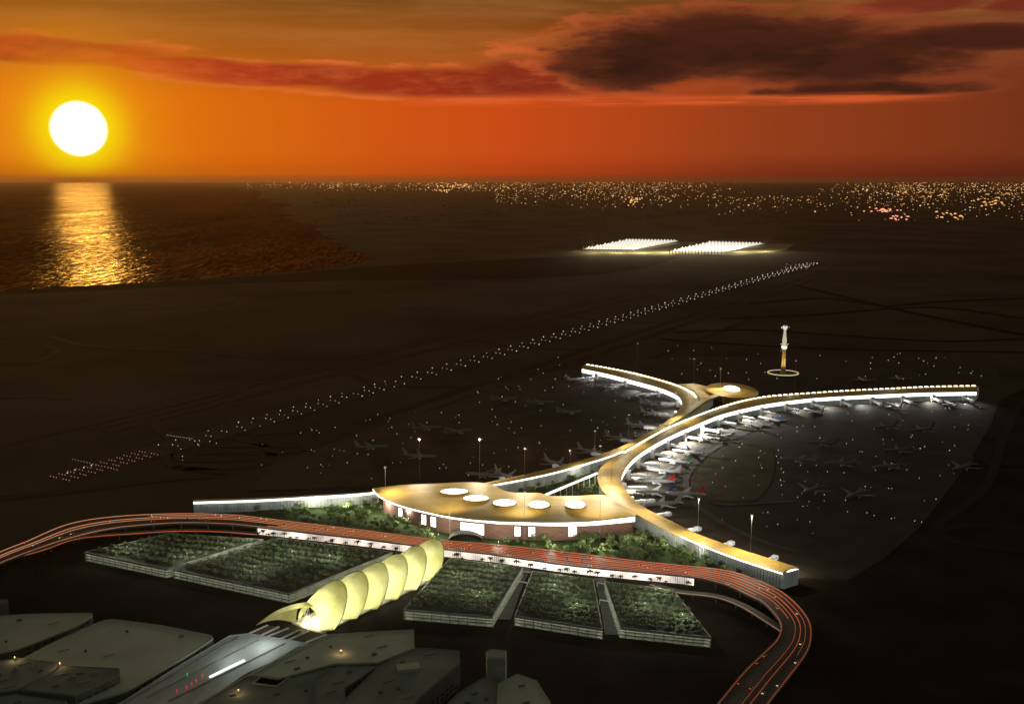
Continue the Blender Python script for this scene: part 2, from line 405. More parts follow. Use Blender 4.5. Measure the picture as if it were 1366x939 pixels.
def sea_mat():
    m = bpy.data.materials.new('sea_water'); m.use_nodes = True; nt = m.node_tree; nt.nodes.clear(); Lk = nt.links.new
    out = nt.nodes.new('ShaderNodeOutputMaterial'); mx = nt.nodes.new('ShaderNodeMixShader'); Lk(mx.outputs[0], out.inputs[0])
    d = nt.nodes.new('ShaderNodeBsdfDiffuse'); d.inputs[0].default_value = (0.030, 0.018, 0.008, 1); Lk(d.outputs[0], mx.inputs[1])
    g = nt.nodes.new('ShaderNodeBsdfGlossy'); g.inputs[0].default_value = (1.0, 0.80, 0.50, 1); g.inputs['Roughness'].default_value = 0.21; Lk(g.outputs[0], mx.inputs[2])
    tc = nt.nodes.new('ShaderNodeTexCoord')
    def nz(sx, sy, det=3):
        mp = nt.nodes.new('ShaderNodeMapping'); mp.inputs['Scale'].default_value = (sx, sy, 1); Lk(tc.outputs['Object'], mp.inputs[0])
        n = nt.nodes.new('ShaderNodeTexNoise'); n.inputs['Scale'].default_value = 1.0; n.inputs['Detail'].default_value = det; Lk(mp.outputs[0], n.inputs[0]); return n.outputs[0]
    def mr(x, a, b, c, e):
        n = nt.nodes.new('ShaderNodeMapRange'); Lk(x, n.inputs[0])
        for k, v in enumerate((a, b, c, e)): n.inputs[k + 1].default_value = v
        return n.outputs[0]
    def mul(a, b, op='MULTIPLY'):
        n = nt.nodes.new('ShaderNodeMath'); n.operation = op; Lk(a, n.inputs[0]); Lk(b, n.inputs[1]); return n.outputs[0]
    fine = mr(nz(1 / 9., 1 / 110., 5), .46, .70, .02, .26); wide = mr(nz(1 / 500., 1 / 2400., 4), .35, .65, .45, 1.1)
    Lk(mul(fine, wide), mx.inputs[0])
    bp = nt.nodes.new('ShaderNodeBump'); bp.inputs['Strength'].default_value = 1.0; bp.inputs['Distance'].default_value = 18.0
    Lk(mul(nz(1 / 40., 1 / 160.), nz(1 / 160., 1 / 500.), 'ADD'), bp.inputs['Height']); Lk(bp.outputs[0], g.inputs['Normal'])
    return m
mb = MB(); mb.sheet([(-BIG, 1000), (12000, 1000), (12000, BIG), (-BIG, BIG)], -1.5)
tag(mb.build('sea', sea_mat()), kind='structure')
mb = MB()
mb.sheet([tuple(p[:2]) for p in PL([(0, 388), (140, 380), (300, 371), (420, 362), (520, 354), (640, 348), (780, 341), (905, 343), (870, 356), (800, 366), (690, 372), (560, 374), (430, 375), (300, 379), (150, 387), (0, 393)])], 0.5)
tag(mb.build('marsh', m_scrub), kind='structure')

m_dsoil = mat('dark_soil', (0.022, 0.018, 0.013), 0.95, 0.01, 0.5, spec=0.05)
mb = MB(); mb.sheet([tuple(p[:2]) for p in PL([(-700, 760), (-100, 800), (0, 752), (110, 716), (235, 700), (400, 710), (656, 740), (858, 762), (960, 775), (1020, 783), (1066, 770), (1130, 776), (1180, 745), (1230, 700), (1290, 620), (1320, 570), (1336, 532), (1380, 512), (1450, 505), (1900, 500), (2300, 1100), (-1200, 1100)])], 0.3)
tag(mb.build('soil', m_dsoil), kind='structure')
def strip(name, pts, wpx_or_m, z, m, loop=False):
    p = spline([P(a, b, z) for a, b in pts], max(12, 4 * len(pts))); q = MB(); rows = []
    for i, c in enumerate(p):
        d = p[min(i + 1, len(p) - 1)] - p[max(i - 1, 0)]; n = Vector((-d.y, d.x, 0)).normalized() * wpx_or_m / 2
        rows.append([c + n, c - n])
    q.grid(rows)
    # face up
    me = q.build(name, m)
    return tag(me, kind='structure')
def line_strip(name, a, b, w, z, m): return strip(name, [a, ((a[0] + b[0]) / 2, (a[1] + b[1]) / 2), b], w, z, m)
RW0, RW1 = P(215, 600), P(1085, 351.5)
RD = (RW1 - RW0).normalized(); RN = Vector((-RD.y, RD.x, 0))
def off_strip(name, a, b, off, w, z, m):
    q = MB(); q.grid([[a + RN * (off + w / 2), a + RN * (off - w / 2)], [b + RN * (off + w / 2), b + RN * (off - w / 2)]])
    q.v = [(v[0], v[1], z) for v in q.v]
    return tag(q.build(name, m), kind='structure')
m_runw = mat('runway_asphalt', (0.034, 0.030, 0.026), 0.85, 0.01, 0.25, spec=0.15)
off_strip('runway', RW0 - RD * 60, RW1 + RD * 60, 0, 75, 0.5, m_runw)
e0 = RW0 + RD * 40; e1 = RW1 - RD * 500
for o_, w_, a_, b_ in ((205, 26, 40, -300), (290, 26, -150, -900), (330, 22, 200, 2600), (-190, 28, 300, -300), (-255, 26, 500, -900), (-420, 26, 600, 2300)):
    off_strip('taxiway', RW0 + RD * a_, (RW1 + RD * b_) if b_ < 0 else (RW0 + RD * b_), o_, w_, 0.35, m_asph)
for s_ in (60, 700, 1350, 2010, 2700, 3500):
    a = RW0 + RD * s_
    for sg in (1, -1):
        q = MB(); b = a + RN * (sg * 205) + RD * 90
        q.bar([a + RN * sg * 30, b], 26, 0.2, 0.2); tag(q.build('taxiway', m_asph), kind='structure')
strip('taxiway', [(95, 572), (180, 548), (300, 520), (318, 522), (240, 545), (110, 575)], 16, 0.3, m_asph)
strip('taxiway', [(140, 574), (190, 566), (250, 571), (330, 578), (400, 576)], 22, 0.3, m_asph)
strip('taxiway', [(232, 592), (222, 612), (240, 624), (300, 624), (350, 619), (362, 606), (345, 592), (300, 582), (262, 586), (240, 596), (238, 610), (262, 614), (345, 612)], 22, 0.4, m_asph)
strip('taxiway', [(262, 604), (320, 603), (372, 606), (430, 592), (560, 555), (700, 512), (780, 480)], 22, 0.4, m_asph)
strip('taxiway', [(0, 664), (90, 655), (210, 640), (298, 632), (232, 622)], 26, 0.4, m_asph)
strip('taxiway', [(0, 453), (60, 448), (120, 462), (250, 468), (365, 478)], 26, 0.4, m_asph)
strip('taxiway', [(0, 485), (40, 484), (75, 470), (58, 458)], 24, 0.4, m_asph)
strip('taxiway', [(0, 530), (45, 528), (95, 532)], 26, 0.4, m_asph)
strip('taxiway', [(165, 408), (240, 403), (310, 405), (240, 412), (175, 413)], 30, 0.4, m_asph)
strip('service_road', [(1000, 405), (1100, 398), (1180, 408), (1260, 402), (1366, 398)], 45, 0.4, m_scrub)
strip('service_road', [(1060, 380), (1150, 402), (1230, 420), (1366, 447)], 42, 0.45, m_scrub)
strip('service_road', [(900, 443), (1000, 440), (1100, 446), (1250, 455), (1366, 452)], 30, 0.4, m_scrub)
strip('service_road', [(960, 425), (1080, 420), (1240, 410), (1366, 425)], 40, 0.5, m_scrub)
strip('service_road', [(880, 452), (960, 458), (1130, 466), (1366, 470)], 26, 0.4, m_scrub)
strip('service_road', [(1366, 532), (1340, 580), (1320, 640), (1290, 672), (1250, 700), (1270, 722), (1366, 735)], 16, 0.7, m_asph)
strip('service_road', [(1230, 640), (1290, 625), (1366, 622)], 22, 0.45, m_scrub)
strip('service_road', [(1240, 706), (1300, 700), (1366, 704)], 16, 0.5, m_asph)

mb = MB(); mb.sheet([tuple(p[:2]) for p in PL([(1335, 531), (1180, 534), (1060, 545), (960, 570), (890, 600), (845, 630), (840, 655), (870, 682), (950, 715), (1064, 758), (1130, 775), (1180, 745), (1230, 700), (1290, 620), (1320, 570)])], 0.6)
tag(mb.build('apron', m_apron), kind='structure')
mb = MB(); mb.sheet([tuple(p[:2]) for p in PL([(760, 492), (845, 515), (895, 535), (905, 548), (890, 565), (850, 590), (780, 612), (700, 635), (640, 648), (560, 646), (470, 650), (330, 655), (370, 620), (470, 580), (600, 540), (690, 505)])], 0.6)
m_apron2 = mat('apron_asphalt', (0.034, 0.029, 0.021), 0.8, 0.02, 0.35, detail=8, spec=0.2)
tag(mb.build('apron', m_apron2), kind='structure')
mb = MB(); mb.sheet([tuple(p[:2]) for p in PL([(880, 478), (1060, 474), (1330, 486), (1335, 515), (1180, 520), (1060, 524), (1010, 525), (940, 512), (850, 497), (800, 484)])], 0.6)
tag(mb.build('apron', m_apron2), kind='structure')
m_inner = mat('sand_apron_island', (0.07, 0.056, 0.033), 0.9, 0.02, 0.25, spec=0.1)
mb = MB(); mb.sheet([tuple(p[:2]) for p in spline(PL([(1000, 588), (960, 600), (935, 622), (925, 645), (930, 662), (950, 674), (1000, 672), (1030, 640), (1030, 600), (1000, 588)]), 40)[:-1]], 0.9)
tag(mb.build('apron', m_inner), kind='structure')
m_taxi = mat('worn_asphalt', (.05, .045, .038), .85, .05, .3)
strip('service_road', [(1180, 545), (1080, 553), (1010, 572), (950, 600), (918, 632), (918, 655), (940, 682), (1000, 715), (1060, 735)], 10, 1.1, m_taxi)
strip('service_road', [(918, 655), (960, 672), (1060, 668)], 8, 1.2, m_taxi)

# ------------------------------------------------------------------ terminal: curved concourses
def ribbon_roof(q, A, B, crown, thick, nc=7):
    rows = []
    for a, b in zip(A, B):
        rows.append([a.lerp(b, k / (nc - 1)) + Vector((0, 0, crown * math.sin(math.pi * k / (nc - 1)))) for k in range(nc)])
    q.grid(rows, thick)
def side_off(line, inner, d):
    out = []
    for i, p in enumerate(line):
        t = line[min(i + 1, len(line) - 1)] - line[max(i - 1, 0)]; t.z = 0
        n = Vector((-t.y, t.x, 0)).normalized()
        if n.dot(Vector(inner[i]) - p) < 0: n = -n
        out.append(p + n * d)
    return out

ZR = 22.0
Rpairs = [((1305, 515), (1303, 522)), ((1237, 516.5), (1237, 523)), ((1185, 519), (1185, 525)), ((1132, 521.5), (1132, 527.5)), ((1079, 525), (1079, 531)),
 ((1026, 529), (1028, 537.5)), ((991, 535), (995, 544)), ((956, 545), (960, 553)), ((921, 558), (928, 566)), ((886, 573), (896, 580)), ((855, 590), (868, 595)),
 ((832, 603), (850, 607)), ((812, 614), (838, 619)), ((801, 624), (832, 629)), ((797, 634), (829, 638)), ((799, 645), (831, 648)), ((806, 657), (838, 658)),
 ((822, 671), (851, 671)), ((846, 684), (868, 681)), ((872, 698), (890, 692)), ((905, 713), (920, 707)), ((945, 730), (955, 721)), ((991, 747), (1000, 736)), ((1044, 764), (1066, 757))]
RA, RB = spline_pairs(PL([a for a, b in Rpairs], ZR), PL([b for a, b in Rpairs], ZR), 150)
tR = thing('airport_concourse', (P(829, 638).x, P(829, 638).y, 0), 'long gold-roofed crescent concourse curving round the right-hand aircraft apron', 'terminal', 'crescent concourses of the terminal')
q = MB(); ribbon_roof(q, RA, RB, 3.0, 1.6); q.build('roof', m_gold, tR, smooth=False)
def pieces(line, keep=lambda p: True):
    seg = []; cur = []
    for p in line:
        if keep(p): cur.append(p)
        elif cur: seg.append(cur); cur = []
    if cur: seg.append(cur)
    return [s for s in seg if len(s) > 1]
B_in = side_off(RB, RA, 1.5); A_in = side_off(RA, RB, 3.0)
q = MB(); q.bar([Vector((p.x, p.y, 0)) for p in B_in], 1.0, 12.5, 0.0); q.bar([Vector((p.x, p.y, 0)) for p in A_in], 1.0, 20.3, 0.0)
a, b = B_in[0], A_in[0]; q.bar([Vector((a.x, a.y, 0)), Vector((b.x, b.y, 0))], 1.0, 20.2)
a, b = B_in[-1], A_in[-1]; q.bar([Vector((a.x, a.y, 0)), Vector((b.x, b.y, 0))], 1.0, 20.2)
q.build('facade', m_facade, tR)
q = MB()
q.bar([Vector((p.x, p.y, 12.6)) for p in B_in], 1.4, 7.6); q.build('window_band', e_white, tR)
q = MB()      # lit fascia on the garden side of the lower arm, thin edge
low = [p for p in RA if proj(p)[0] > 903 and proj(p)[1] > 700]
q.bar([p + Vector((0, 0, -2.0)) for p in low], 0.8, 1.9); q.build('fascia', e_fascia, tR)
def columns(line, step, h, rad, m, parent, dy=0.0, square=False, nmax=98):
    acc = 0.0; n = 0
    for i in range(1, len(line)):
        d = line[i] - line[i - 1]; L = d.length; t = 0.0
        if L < 1e-6: continue
        while acc + (L - t) >= step and n < nmax:
            t += step - acc; acc = 0.0; c = line[i - 1] + d * (t / L); w = MB(); n += 1
            if square: w.box((c.x, c.y + dy, h / 2), (rad * 2, rad * 2, h))
            else: w.tube((c.x, c.y + dy, 0), (c.x, c.y + dy, h), rad, n=6)
            w.build('column', m, parent)
        acc += L - t
columns([p for p in side_off(RA, RB, 1.2) if proj(p)[0] > 850 and proj(p)[1] > 682], 4.6, 20.2, .55, m_grey, tR)
A2 = side_off(RA, RB, 5.0)
def rooflights(line, parent, keep, step, sz, zt, k0=1):
    out = []; acc = 0.0
    for i in range(1, len(line)):
        p, d = line[i - 1], line[i] - line[i - 1]; L = d.length; s = 0.0
        while acc + (L - s) >= step:
            s += step - acc; acc = 0.0; c = p + d * (s / L)
            if keep(c): out.append((c, math.atan2(d.y, d.x)))
        acc += L - s
    out = out[:98]
    for c, a in out:
        w = MB(); w.box((c.x, c.y, zt + 1.0), (sz[0], sz[1], 2.4), a, 0.8); w.build('rooflight', e_roofl, parent)
rooflights(A2, tR, lambda c: proj(c)[1] < 606, 14.5, (8.5, 5.5), ZR + 1.4)

Lp = [((776, 491), (780, 486)), ((810, 498), (810, 491)), ((845, 507), (845, 498)), ((881, 517), (883, 508)), ((902, 526), (908, 516)), ((909, 534), (924, 524)), ((909, 541), (931, 532)),
 ((903, 549), (928, 543)), ((891, 560), (914, 555)), ((873, 572), (893, 567)), ((849, 585), (865, 581)), ((819, 599), (828, 602)), ((784, 611), (787, 616)), ((739, 623), (741, 629)), ((698, 633), (695, 639)), ((640, 645), (650, 647))]
LA, LB = spline_pairs(PL([a for a, b in Lp], ZR), PL([b for a, b in Lp], ZR), 110)
tL = thing('airport_concourse', (P(909, 541).x, P(909, 541).y, 0), 'gold-roofed crescent concourse bending round the darker left-hand aircraft apron', 'terminal', 'crescent concourses of the terminal')
q = MB(); ribbon_roof(q, LA, LB, 2.0, 1.6); q.v = [(v[0], v[1], v[2] - 0.35) for v in q.v]; q.build('roof', m_gold, tL)
A_i = side_off(LA, LB, 1.5); B_i = side_off(LB, LA, 2.0)
q = MB(); q.bar([Vector((p.x, p.y, 0)) for p in A_i], 1.0, 10.5); q.bar([Vector((p.x, p.y, 0)) for p in B_i], 1.0, 19.8); q.build('facade', m_facade, tL)
q = MB(); q.bar([Vector((p.x, p.y, 10.6)) for p in A_i if proj(p)[1] < 552], 1.4, 9.2); q.build('window_band', e_white, tL)
q = MB(); q.bar([p + Vector((0, 0, -3.2)) for p in LB if proj(p)[1] > 600], 0.8, 2.6); q.build('fascia', e_fascia, tL)
rooflights(side_off(LB, LA, 4.0), tL, lambda c: proj(c)[1] < 532, 14.5, (8.5, 5.5), ZR + 0.9)

# central gold roof and disc
tH = thing('hub_pavilion', (P(940, 540).x, P(940, 540).y, 0), 'round gold pavilion with glowing white centre where the two concourses meet', 'pavilion')
cp = PL([(905, 513), (925, 512), (948, 517), (957, 528), (937, 544), (905, 560), (862, 583), (834, 601), (850, 588), (897, 564), (918, 554), (932, 541), (934, 531), (926, 522)], ZR - 0.8)
q = MB(); q.prism([tuple(p[:2]) for p in cp], ZR - 2.5, ZR + 0.6); q.build('roof', m_gold, tH)
ins = [tuple((p.lerp(P(935, 530, ZR), 0.25))[:2]) for p in cp]
q = MB(); q.prism(ins, 0, ZR - 2.6); q.build('base', m_facade, tH)
dc = P(976, 521, 27)
def ell(c, rx, ry, n=40): return [(c.x + rx * math.cos(2 * math.pi * i / n), c.y + ry * math.sin(2 * math.pi * i / n)) for i in range(n)]
dscale = dc.y / F
q = MB(); q.lathe([(20, -27), (20, -8), (50, -2), (58, 0), (57, 1.6), (30, 3.2), (17, 3.8)], 40, (dc.x, dc.y, dc.z), 1.45); q.build('disc_roof', m_gold, tH, smooth=False)
q = MB(); q.lathe([(18, 3.6), (17.5, 5.5), (12, 8), (5, 9.4), (0.5, 9.8)], 28, (dc.x, dc.y, dc.z), 1.6); q.build('glowing_dome', e_sky, tH, smooth=True)
q = MB()
aa, bb = P(945, 528, 25), P(905, 562, 23); q.bar(spline([P(968, 524, 27), P(940, 534, 25.5), P(915, 551, 24), P(888, 568, 23.2)], 16), 14, 1.6); q.build('spine_roof', mat('pale_gold_metal', (0.72, 0.55, 0.2), 0.45, 0.03, 0.15), tH)

# terminal hall with the leaf-shaped roof
back = [(497.5, 651), (533, 647), (585, 644.5), (631, 643), (656, 646), (675, 655), (700, 657), (719, 657), (735, 661), (770, 661), (805, 660), (823, 671), (849, 684)]
front = [(497.5, 651.8), (506, 661), (526, 671), (559, 680.6), (606, 690), (656, 695), (700, 696.5), (735, 697), (788, 695.5), (847, 689)]
ZL = 30.0
tT = thing('terminal_hall', (P(690, 680).x, P(690, 680).y, 0), 'terminal hall under a leaf-shaped gold roof with five glowing skylights', 'terminal')
nA = 60
bl, fl = spline(PL(back, ZL), nA), spline(PL(front, ZL), nA)
q = MB(); rows = []
for k, (a, b) in enumerate(zip(bl, fl)):
    w = math.sin(math.pi * k / (nA - 1)) ** 0.5 if 0 < k < nA - 1 else 0
    rows.append([a.lerp(b, j / 8) + Vector((0, 0, 5.0 * w * math.sin(math.pi * j / 8))) for j in range(9)])
q.grid(rows, 1.8); q.build('roof', m_gold, tT)
ff = side_off(fl, bl, -0.5)
q = MB(); rows = []
for k, p in enumerate(ff):
    h = 2.0 + 5.2 * max(0, (k / nA - 0.35) / 0.65) ** 1.4
    rows.append([p + Vector((0, 0, -0.1)), p + Vector((0, 0, -h))])
q.grid(rows, 0.6, (0, 1, 0)); q.build('fascia', e_fascia, tT)
wl = side_off(fl, bl, 9.0)[4:]
q = MB(); q.bar([Vector((p.x, p.y, 0)) for p in wl], 1.5, 27.6)
bk = side_off(bl, fl, 6.0)
q.bar([Vector((p.x, p.y, 0)) for p in bk[4:]], 1.2, 27.6)
e_ = wl[-1]; g_ = bk[-1]; q.bar([Vector((e_.x, e_.y, 0)), Vector((g_.x, g_.y, 0))], 1.2, 27.5)
q.build('brick_wall', m_brick, tT)
def wall_at(px):
    best = min(range(len(wl) - 1), key=lambda i: abs((proj(wl[i].lerp(wl[i + 1], .5))[0]) - px))
    a, b = wl[best], wl[best + 1]; pa, pb = proj(a)[0], proj(b)[0]; t = (px - pa) / (pb - pa)
    c = a.lerp(b, t); d = b - a; return c, math.atan2(d.y, d.x)
for pa, pb, za, zb in ((532, 537, 10, 24), (562.6, 569, 9, 24), (575, 582, 9, 24), (614.5, 646, 8, 24), (686.5, 694.5, 9, 23), (705, 714, 9, 23), (758, 769.5, 9, 23)):
    c, a = wall_at((pa + pb) / 2); w = (wall_at(pb)[0] - wall_at(pa)[0]).length
    q = MB(); n = Vector((math.sin(a), -math.cos(a), 0))
    o = c + n * 0.9; q.box((o.x, o.y, (za + zb) / 2 - 2), (w, 0.6, zb - za), a); win = q.build('entrance_window', e_white, tT)
    q = MB(); o = c + n * 1.4
    nm = max(2, int(w / 5))
    for k in range(nm + 1):
        t = -w / 2 + w * k / nm; q.box((o.x + t * math.cos(a), o.y + t * math.sin(a), (za + zb) / 2 - 2), (0.5, 0.5, zb - za), a)
    q.box((o.x, o.y, zb - 2 + 0.3), (w + 1, 0.7, 0.8), a)
    q.build('frame', m_dconc, win)
for k, (cx, cy, rx, ry) in enumerate(((606, 654.5, 19, 4.0), (635, 663.5, 17.5, 4.2), (673, 669.5, 16, 5), (719, 672, 14.5, 5.4), (767.6, 672, 14, 5.6))):
    c = P(cx, cy + 1, ZL + 6); s = c.y / F; rx_ = rx * s; ry_ = ry * s * c.y / (CAMH - ZL)
    ring = MB(); ring.lathe([(1.08, -3.5), (1.10, 0.0), (1.06, 0.5), (1.0, 0.5), (1.0, -3.5)], 36); ring.v = [(c.x + v[0] * rx_, c.y + v[1] * ry_, c.z + v[2]) for v in ring.v]
    sk = ring.build('skylight', m_golddk, tT)
    g = MB(); g.lathe([(1.0, 0.3), (0.8, 1.3), (0.5, 2.0), (0.02, 2.4)], 36); g.v = [(c.x + v[0] * rx_, c.y + v[1] * ry_, c.z + v[2]) for v in g.v]
    g.build('glass_dome', e_sky, sk, smooth=True)
# entrance porch
pc = P(621, 722); q = MB()
rows = []
for i in range(13):
    a = math.pi * i / 12; rows.append([Vector((pc.x + 24 * math.cos(a), pc.y + d, 11 * math.sin(a) ** 0.8 if 0 < i < 12 else 0)) for d in (0, 20, 42)])
q.grid(rows, 0.8); tag(q.build('entrance_porch', m_dconc), 'low dark arched porch in front of the widest lit opening of the brick hall', 'porch')

# left wing
wA = PL([(258, 670), (340, 667.3), (420, 663), (480, 659), (505, 656)], 18); wB = PL([(258, 666.5), (340, 664), (420, 660), (480, 656.5), (505, 654)], 18)
tW = thing('terminal_wing', (P(380, 670).x, P(380, 670).y, 0), 'long low grey wing with a bright white roof edge, left of the gold-roofed hall', 'terminal wing')
wa, wb = spline_pairs(wA, wB, 40)
q = MB(); ribbon_roof(q, wa, wb, 0.8, 1.2); q.build('roof', m_grey, tW)
wi = side_off(wa, wb, 2.5)
q = MB(); q.bar([Vector((p.x, p.y, 0)) for p in wi], 0.8, 16.6); wi2 = side_off(wb, wa, 2.0); q.bar([Vector((p.x, p.y, 0)) for p in wi2], 0.8, 16.6); q.build('facade', m_facade, tW)
q = MB(); q.bar([p + Vector((0, 0, -2.2)) for p in side_off(wa, wb, -0.5)], 0.9, 3.2); q.build('fascia', e_fascia, tW)
columns([p + Vector((0, -1.3, 0)) for p in wi], 5.0, 16.6, .45, m_grey, tW)
# garden walkway
q = MB(); wk = [P(727, 661, 24), P(797.5, 631, 20)]
tK = thing('covered_walkway', (wk[0].x, wk[0].y, 0), 'straight white covered walkway crossing the triangular garden between the roofs', 'walkway')
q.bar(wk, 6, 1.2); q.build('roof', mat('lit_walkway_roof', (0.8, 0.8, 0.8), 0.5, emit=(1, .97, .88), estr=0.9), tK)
q = MB()
for k in range(9):
    p = wk[0].lerp(wk[1], (k + .5) / 9); q.tube((p.x, p.y, 0), (p.x, p.y, p.z), 0.5, n=6)
q.build('post', m_white, tK)

# ------------------------------------------------------------------ gardens
m_lawn = mat('garden_lawn', (0.035, 0.055, 0.02), 0.95, 0.05, 0.5, spec=0.1)
G1 = [(330, 690), (345, 681), (420, 674), (500, 672), (525, 684), (560, 697), (600, 707), (690, 716), (770, 720), (850, 716), (870, 704), (905, 716), (945, 735), (991, 758), (1040, 778), (1020, 786), (960, 766), (900, 760), (840, 757), (760, 744), (680, 738), (580, 730), (480, 716), (400, 706)]
G2 = [(652, 651), (700, 641), (770, 625), (822, 606), (806, 624), (799, 640), (802, 655), (795, 662), (735, 664), (690, 662), (670, 658)]
for G in (G1, G2):
    q = MB(); q.sheet([tuple(p[:2]) for p in PL(G, 0)], 1.3); tag(q.build('lawn', m_lawn), kind='structure')

def inside(p, poly):
    c = False; n = len(poly)
    for i in range(n):
        x1, y1 = poly[i]; x2, y2 = poly[(i + 1) % n]
        if (y1 > p[1]) != (y2 > p[1]) and p[0] < (x2 - x1) * (p[1] - y1) / (y2 - y1) + x1: c = not c
    return c
def crown_mb(q, c, r, h, n, leaf, rng):
    for _ in range(n):
        while True:
            v = Vector((rng.uniform(-1, 1), rng.uniform(-1, 1), rng.uniform(-1, 1)))
            if 0.25 < v.length < 1: break
        lump = 1 + 0.25 * math.sin(5 * v.x + 3 * v.y + c[0])
        p = Vector((c[0] + v.x * r * lump, c[1] + v.y * r * lump, c[2] + v.z * h / 2))
        a = Vector((rng.uniform(-1, 1), rng.uniform(-1, 1), rng.uniform(-.6, .6))).normalized(); b = a.cross(v.normalized() + Vector((0, 0, .3))).normalized()
        s = leaf * rng.uniform(.6, 1.3)
        q.add([p - a * s - b * s * .6, p + a * s - b * s * .6, p + a * s * .5 + b * s, p - a * s * .5 + b * s], [(0, 1, 2, 3)])
def tree_proto(name, H, r, n, leaf, m, cat, seed, lab):
    rng = random.Random(seed); t = thing(name, (0, 0, 0), lab, cat)
    q = MB(); q.tube((0, 0, 0), (0.1, 0, H * .55), 0.28, 0.15, 6)
    for k in range(4):
        a = k * 1.7; q.tube((0.05, 0, H * .4), (math.cos(a) * r * .5, math.sin(a) * r * .5, H * .7), 0.12, 0.05, 4)
    q.build('trunk', m_trunk, t)
    q = MB(); crown_mb(q, (0, 0, H * .62), r, H * .75, n, leaf, rng); q.build('crown', m, t)
    return t
PROT = {}
def protos(key, *a):
    if key not in PROT: PROT[key] = [tree_proto(a[0], a[1] * (1 + .12 * i), a[2] * (1 + .1 * i), a[3], a[4], a[5], a[6], 11 + i, a[7]) for i in range(3)]
    return PROT[key]

# garden trees
rng = random.Random(3)
G1w = [tuple(p[:2]) for p in PL(G1)]; G2w = [tuple(p[:2]) for p in PL(G2)]
gt = protos('garden', 'garden_tree', 7.5, 3.8, 120, 0.75, m_leafb, 'tree', 'x')
def scatter(poly, n, mind, zone):
    xs = [p[0] for p in poly]; ys = [p[1] for p in poly]; out = []; tries = 0
    while len(out) < n and tries < 60000:
        tries += 1; p = (rng.uniform(min(xs), max(xs)), rng.uniform(min(ys), max(ys)))
        if not inside(p, poly) or not zone(p): continue
        if all((p[0] - o[0]) ** 2 + (p[1] - o[1]) ** 2 > mind ** 2 for o in out): out.append(p)
    return out
g2 = scatter(G2w, 62, 6.5, lambda p: proj(Vector((p[0], p[1], 0)))[1] < 664)
lft = scatter(G1w, 78, 6.5, lambda p: proj(Vector((p[0], p[1], 3)))[0] < 545)
rgt = scatter(G1w, 132, 6.3, lambda p: proj(Vector((p[0], p[1], 3)))[0] > 765)
cen = scatter(G1w, 26, 8, lambda p: 550 < proj(Vector((p[0], p[1], 3)))[0] < 765 and not (585 < proj(Vector((p[0], p[1], 3)))[0] < 655))
for pts, lab, grp in ((g2, 'leafy tree in the walled triangular garden crossed by the white walkway', 'trees of the triangular garden'),
                      (lft, 'leafy tree in front of the long low grey wing', 'trees before the low wing'),
                      (cen, 'leafy tree against the middle of the brick front of the hall', 'trees before the brick front'),
                      (rgt, 'leafy tree between the curving road and the lower arm of the gold concourse', 'trees below the lower concourse arm')):
    for p in pts:
        place(gt[rng.randrange(3)], (p[0], p[1], 1.3), rng.uniform(0, 6.28), lab, grp, sc_=rng.uniform(.75, 1.45))

# ------------------------------------------------------------------ planted car parks
ZP = 12.0
m_deck = mat('car_park_concrete', (0.42, 0.43, 0.37), 0.8, 0.15, 0.25)
parks = {
 'L': dict(q=[(230, 760), (386, 793), (524, 737), (370, 718)], lab='large planted car park left of the yellow shell canopy, its lit decks facing us'),
 'S': dict(q=[(112, 737), (222, 760), (352, 720), (226, 712)], lab='leftmost planted car park, narrow block below the start of the slip road'),
 'M': dict(q=[(538, 814), (657, 824), (698, 757), (600, 745)], lab='planted car park just right of the yellow shell canopy'),
 'N': dict(q=[(686, 822), (804, 840), (792, 773), (710, 762)], lab='planted car park in the middle of the three right of the shell canopy'),
 'O': dict(q=[(827, 838), (949, 851), (898, 787), (806, 776)], lab='rightmost planted car park inside the bend of the road'),
}
def bil(c, s, t): return (c[0].lerp(c[1], s)).lerp(c[3].lerp(c[2], s), t)
near_trees = []; far_trees = []
for key, d in parks.items():
    c = PL(d['q'], ZP); poly = [tuple(p[:2]) for p in c]; ctr = sum(c, Vector()) / 4
    t = thing('parking_garage', (ctr.x, ctr.y, 0), d['lab'], 'car park', 'planted car parks along the elevated road')
    for z0, z1 in ((0.7, 1.6), (4.6, 5.5), (8.2, 9.0), (10.8, 12.0)):
        q = MB(); q.prism(poly, z0, z1); q.build('deck', m_deck, t)
    def insp(k): return [tuple((p + (ctr - p).normalized() * k)[:2]) for p in c]
    q = MB(); q.prism(insp(9), 0, 10.7); q.build('core', m_conc, t)
    for j, zz in enumerate((4.2, 7.8, 10.4)):
        pp = [Vector((x, y, zz)) for x, y in insp(2.2)]; q = MB(); q.bar([pp[3], pp[0], pp[1], pp[2]], 0.5, 0.35); q.build('lamp_strip', e_strip, t)
    ccl = [c[k] + (ctr - c[k]).normalized() * 1.0 for k in (3, 0, 1, 2)]; columns(ccl, 10.5, 10.9, .35, m_deck, t, square=True)
    q = MB(); q.prism(insp(2.5), 12.0, 12.6); q.build('planting_bed', m_soil, t)
    q = MB()
    for a, b in ((0, 1), (1, 2), (2, 3), (3, 0)): q.bar([c[a] + (ctr - c[a]).normalized() * .8, c[b] + (ctr - c[b]).normalized() * .8], 0.8, 1.3)
    q.build('parapet', m_deck, t)
    W = (c[1] - c[0]).length; Dp = (c[3] - c[0]).length; nr = int(Dp / 17.0); nc = int(W / 3.9)
    for i in range(nr):
        for j in range(nc):
            s = (j + .5 + rng.uniform(-.2, .2)) / nc * .94 + .03; tt = (i + .5 + rng.uniform(-.22, .22)) / nr * .93 + .04
            p = bil(c, s, tt); near_trees.append((p, key))
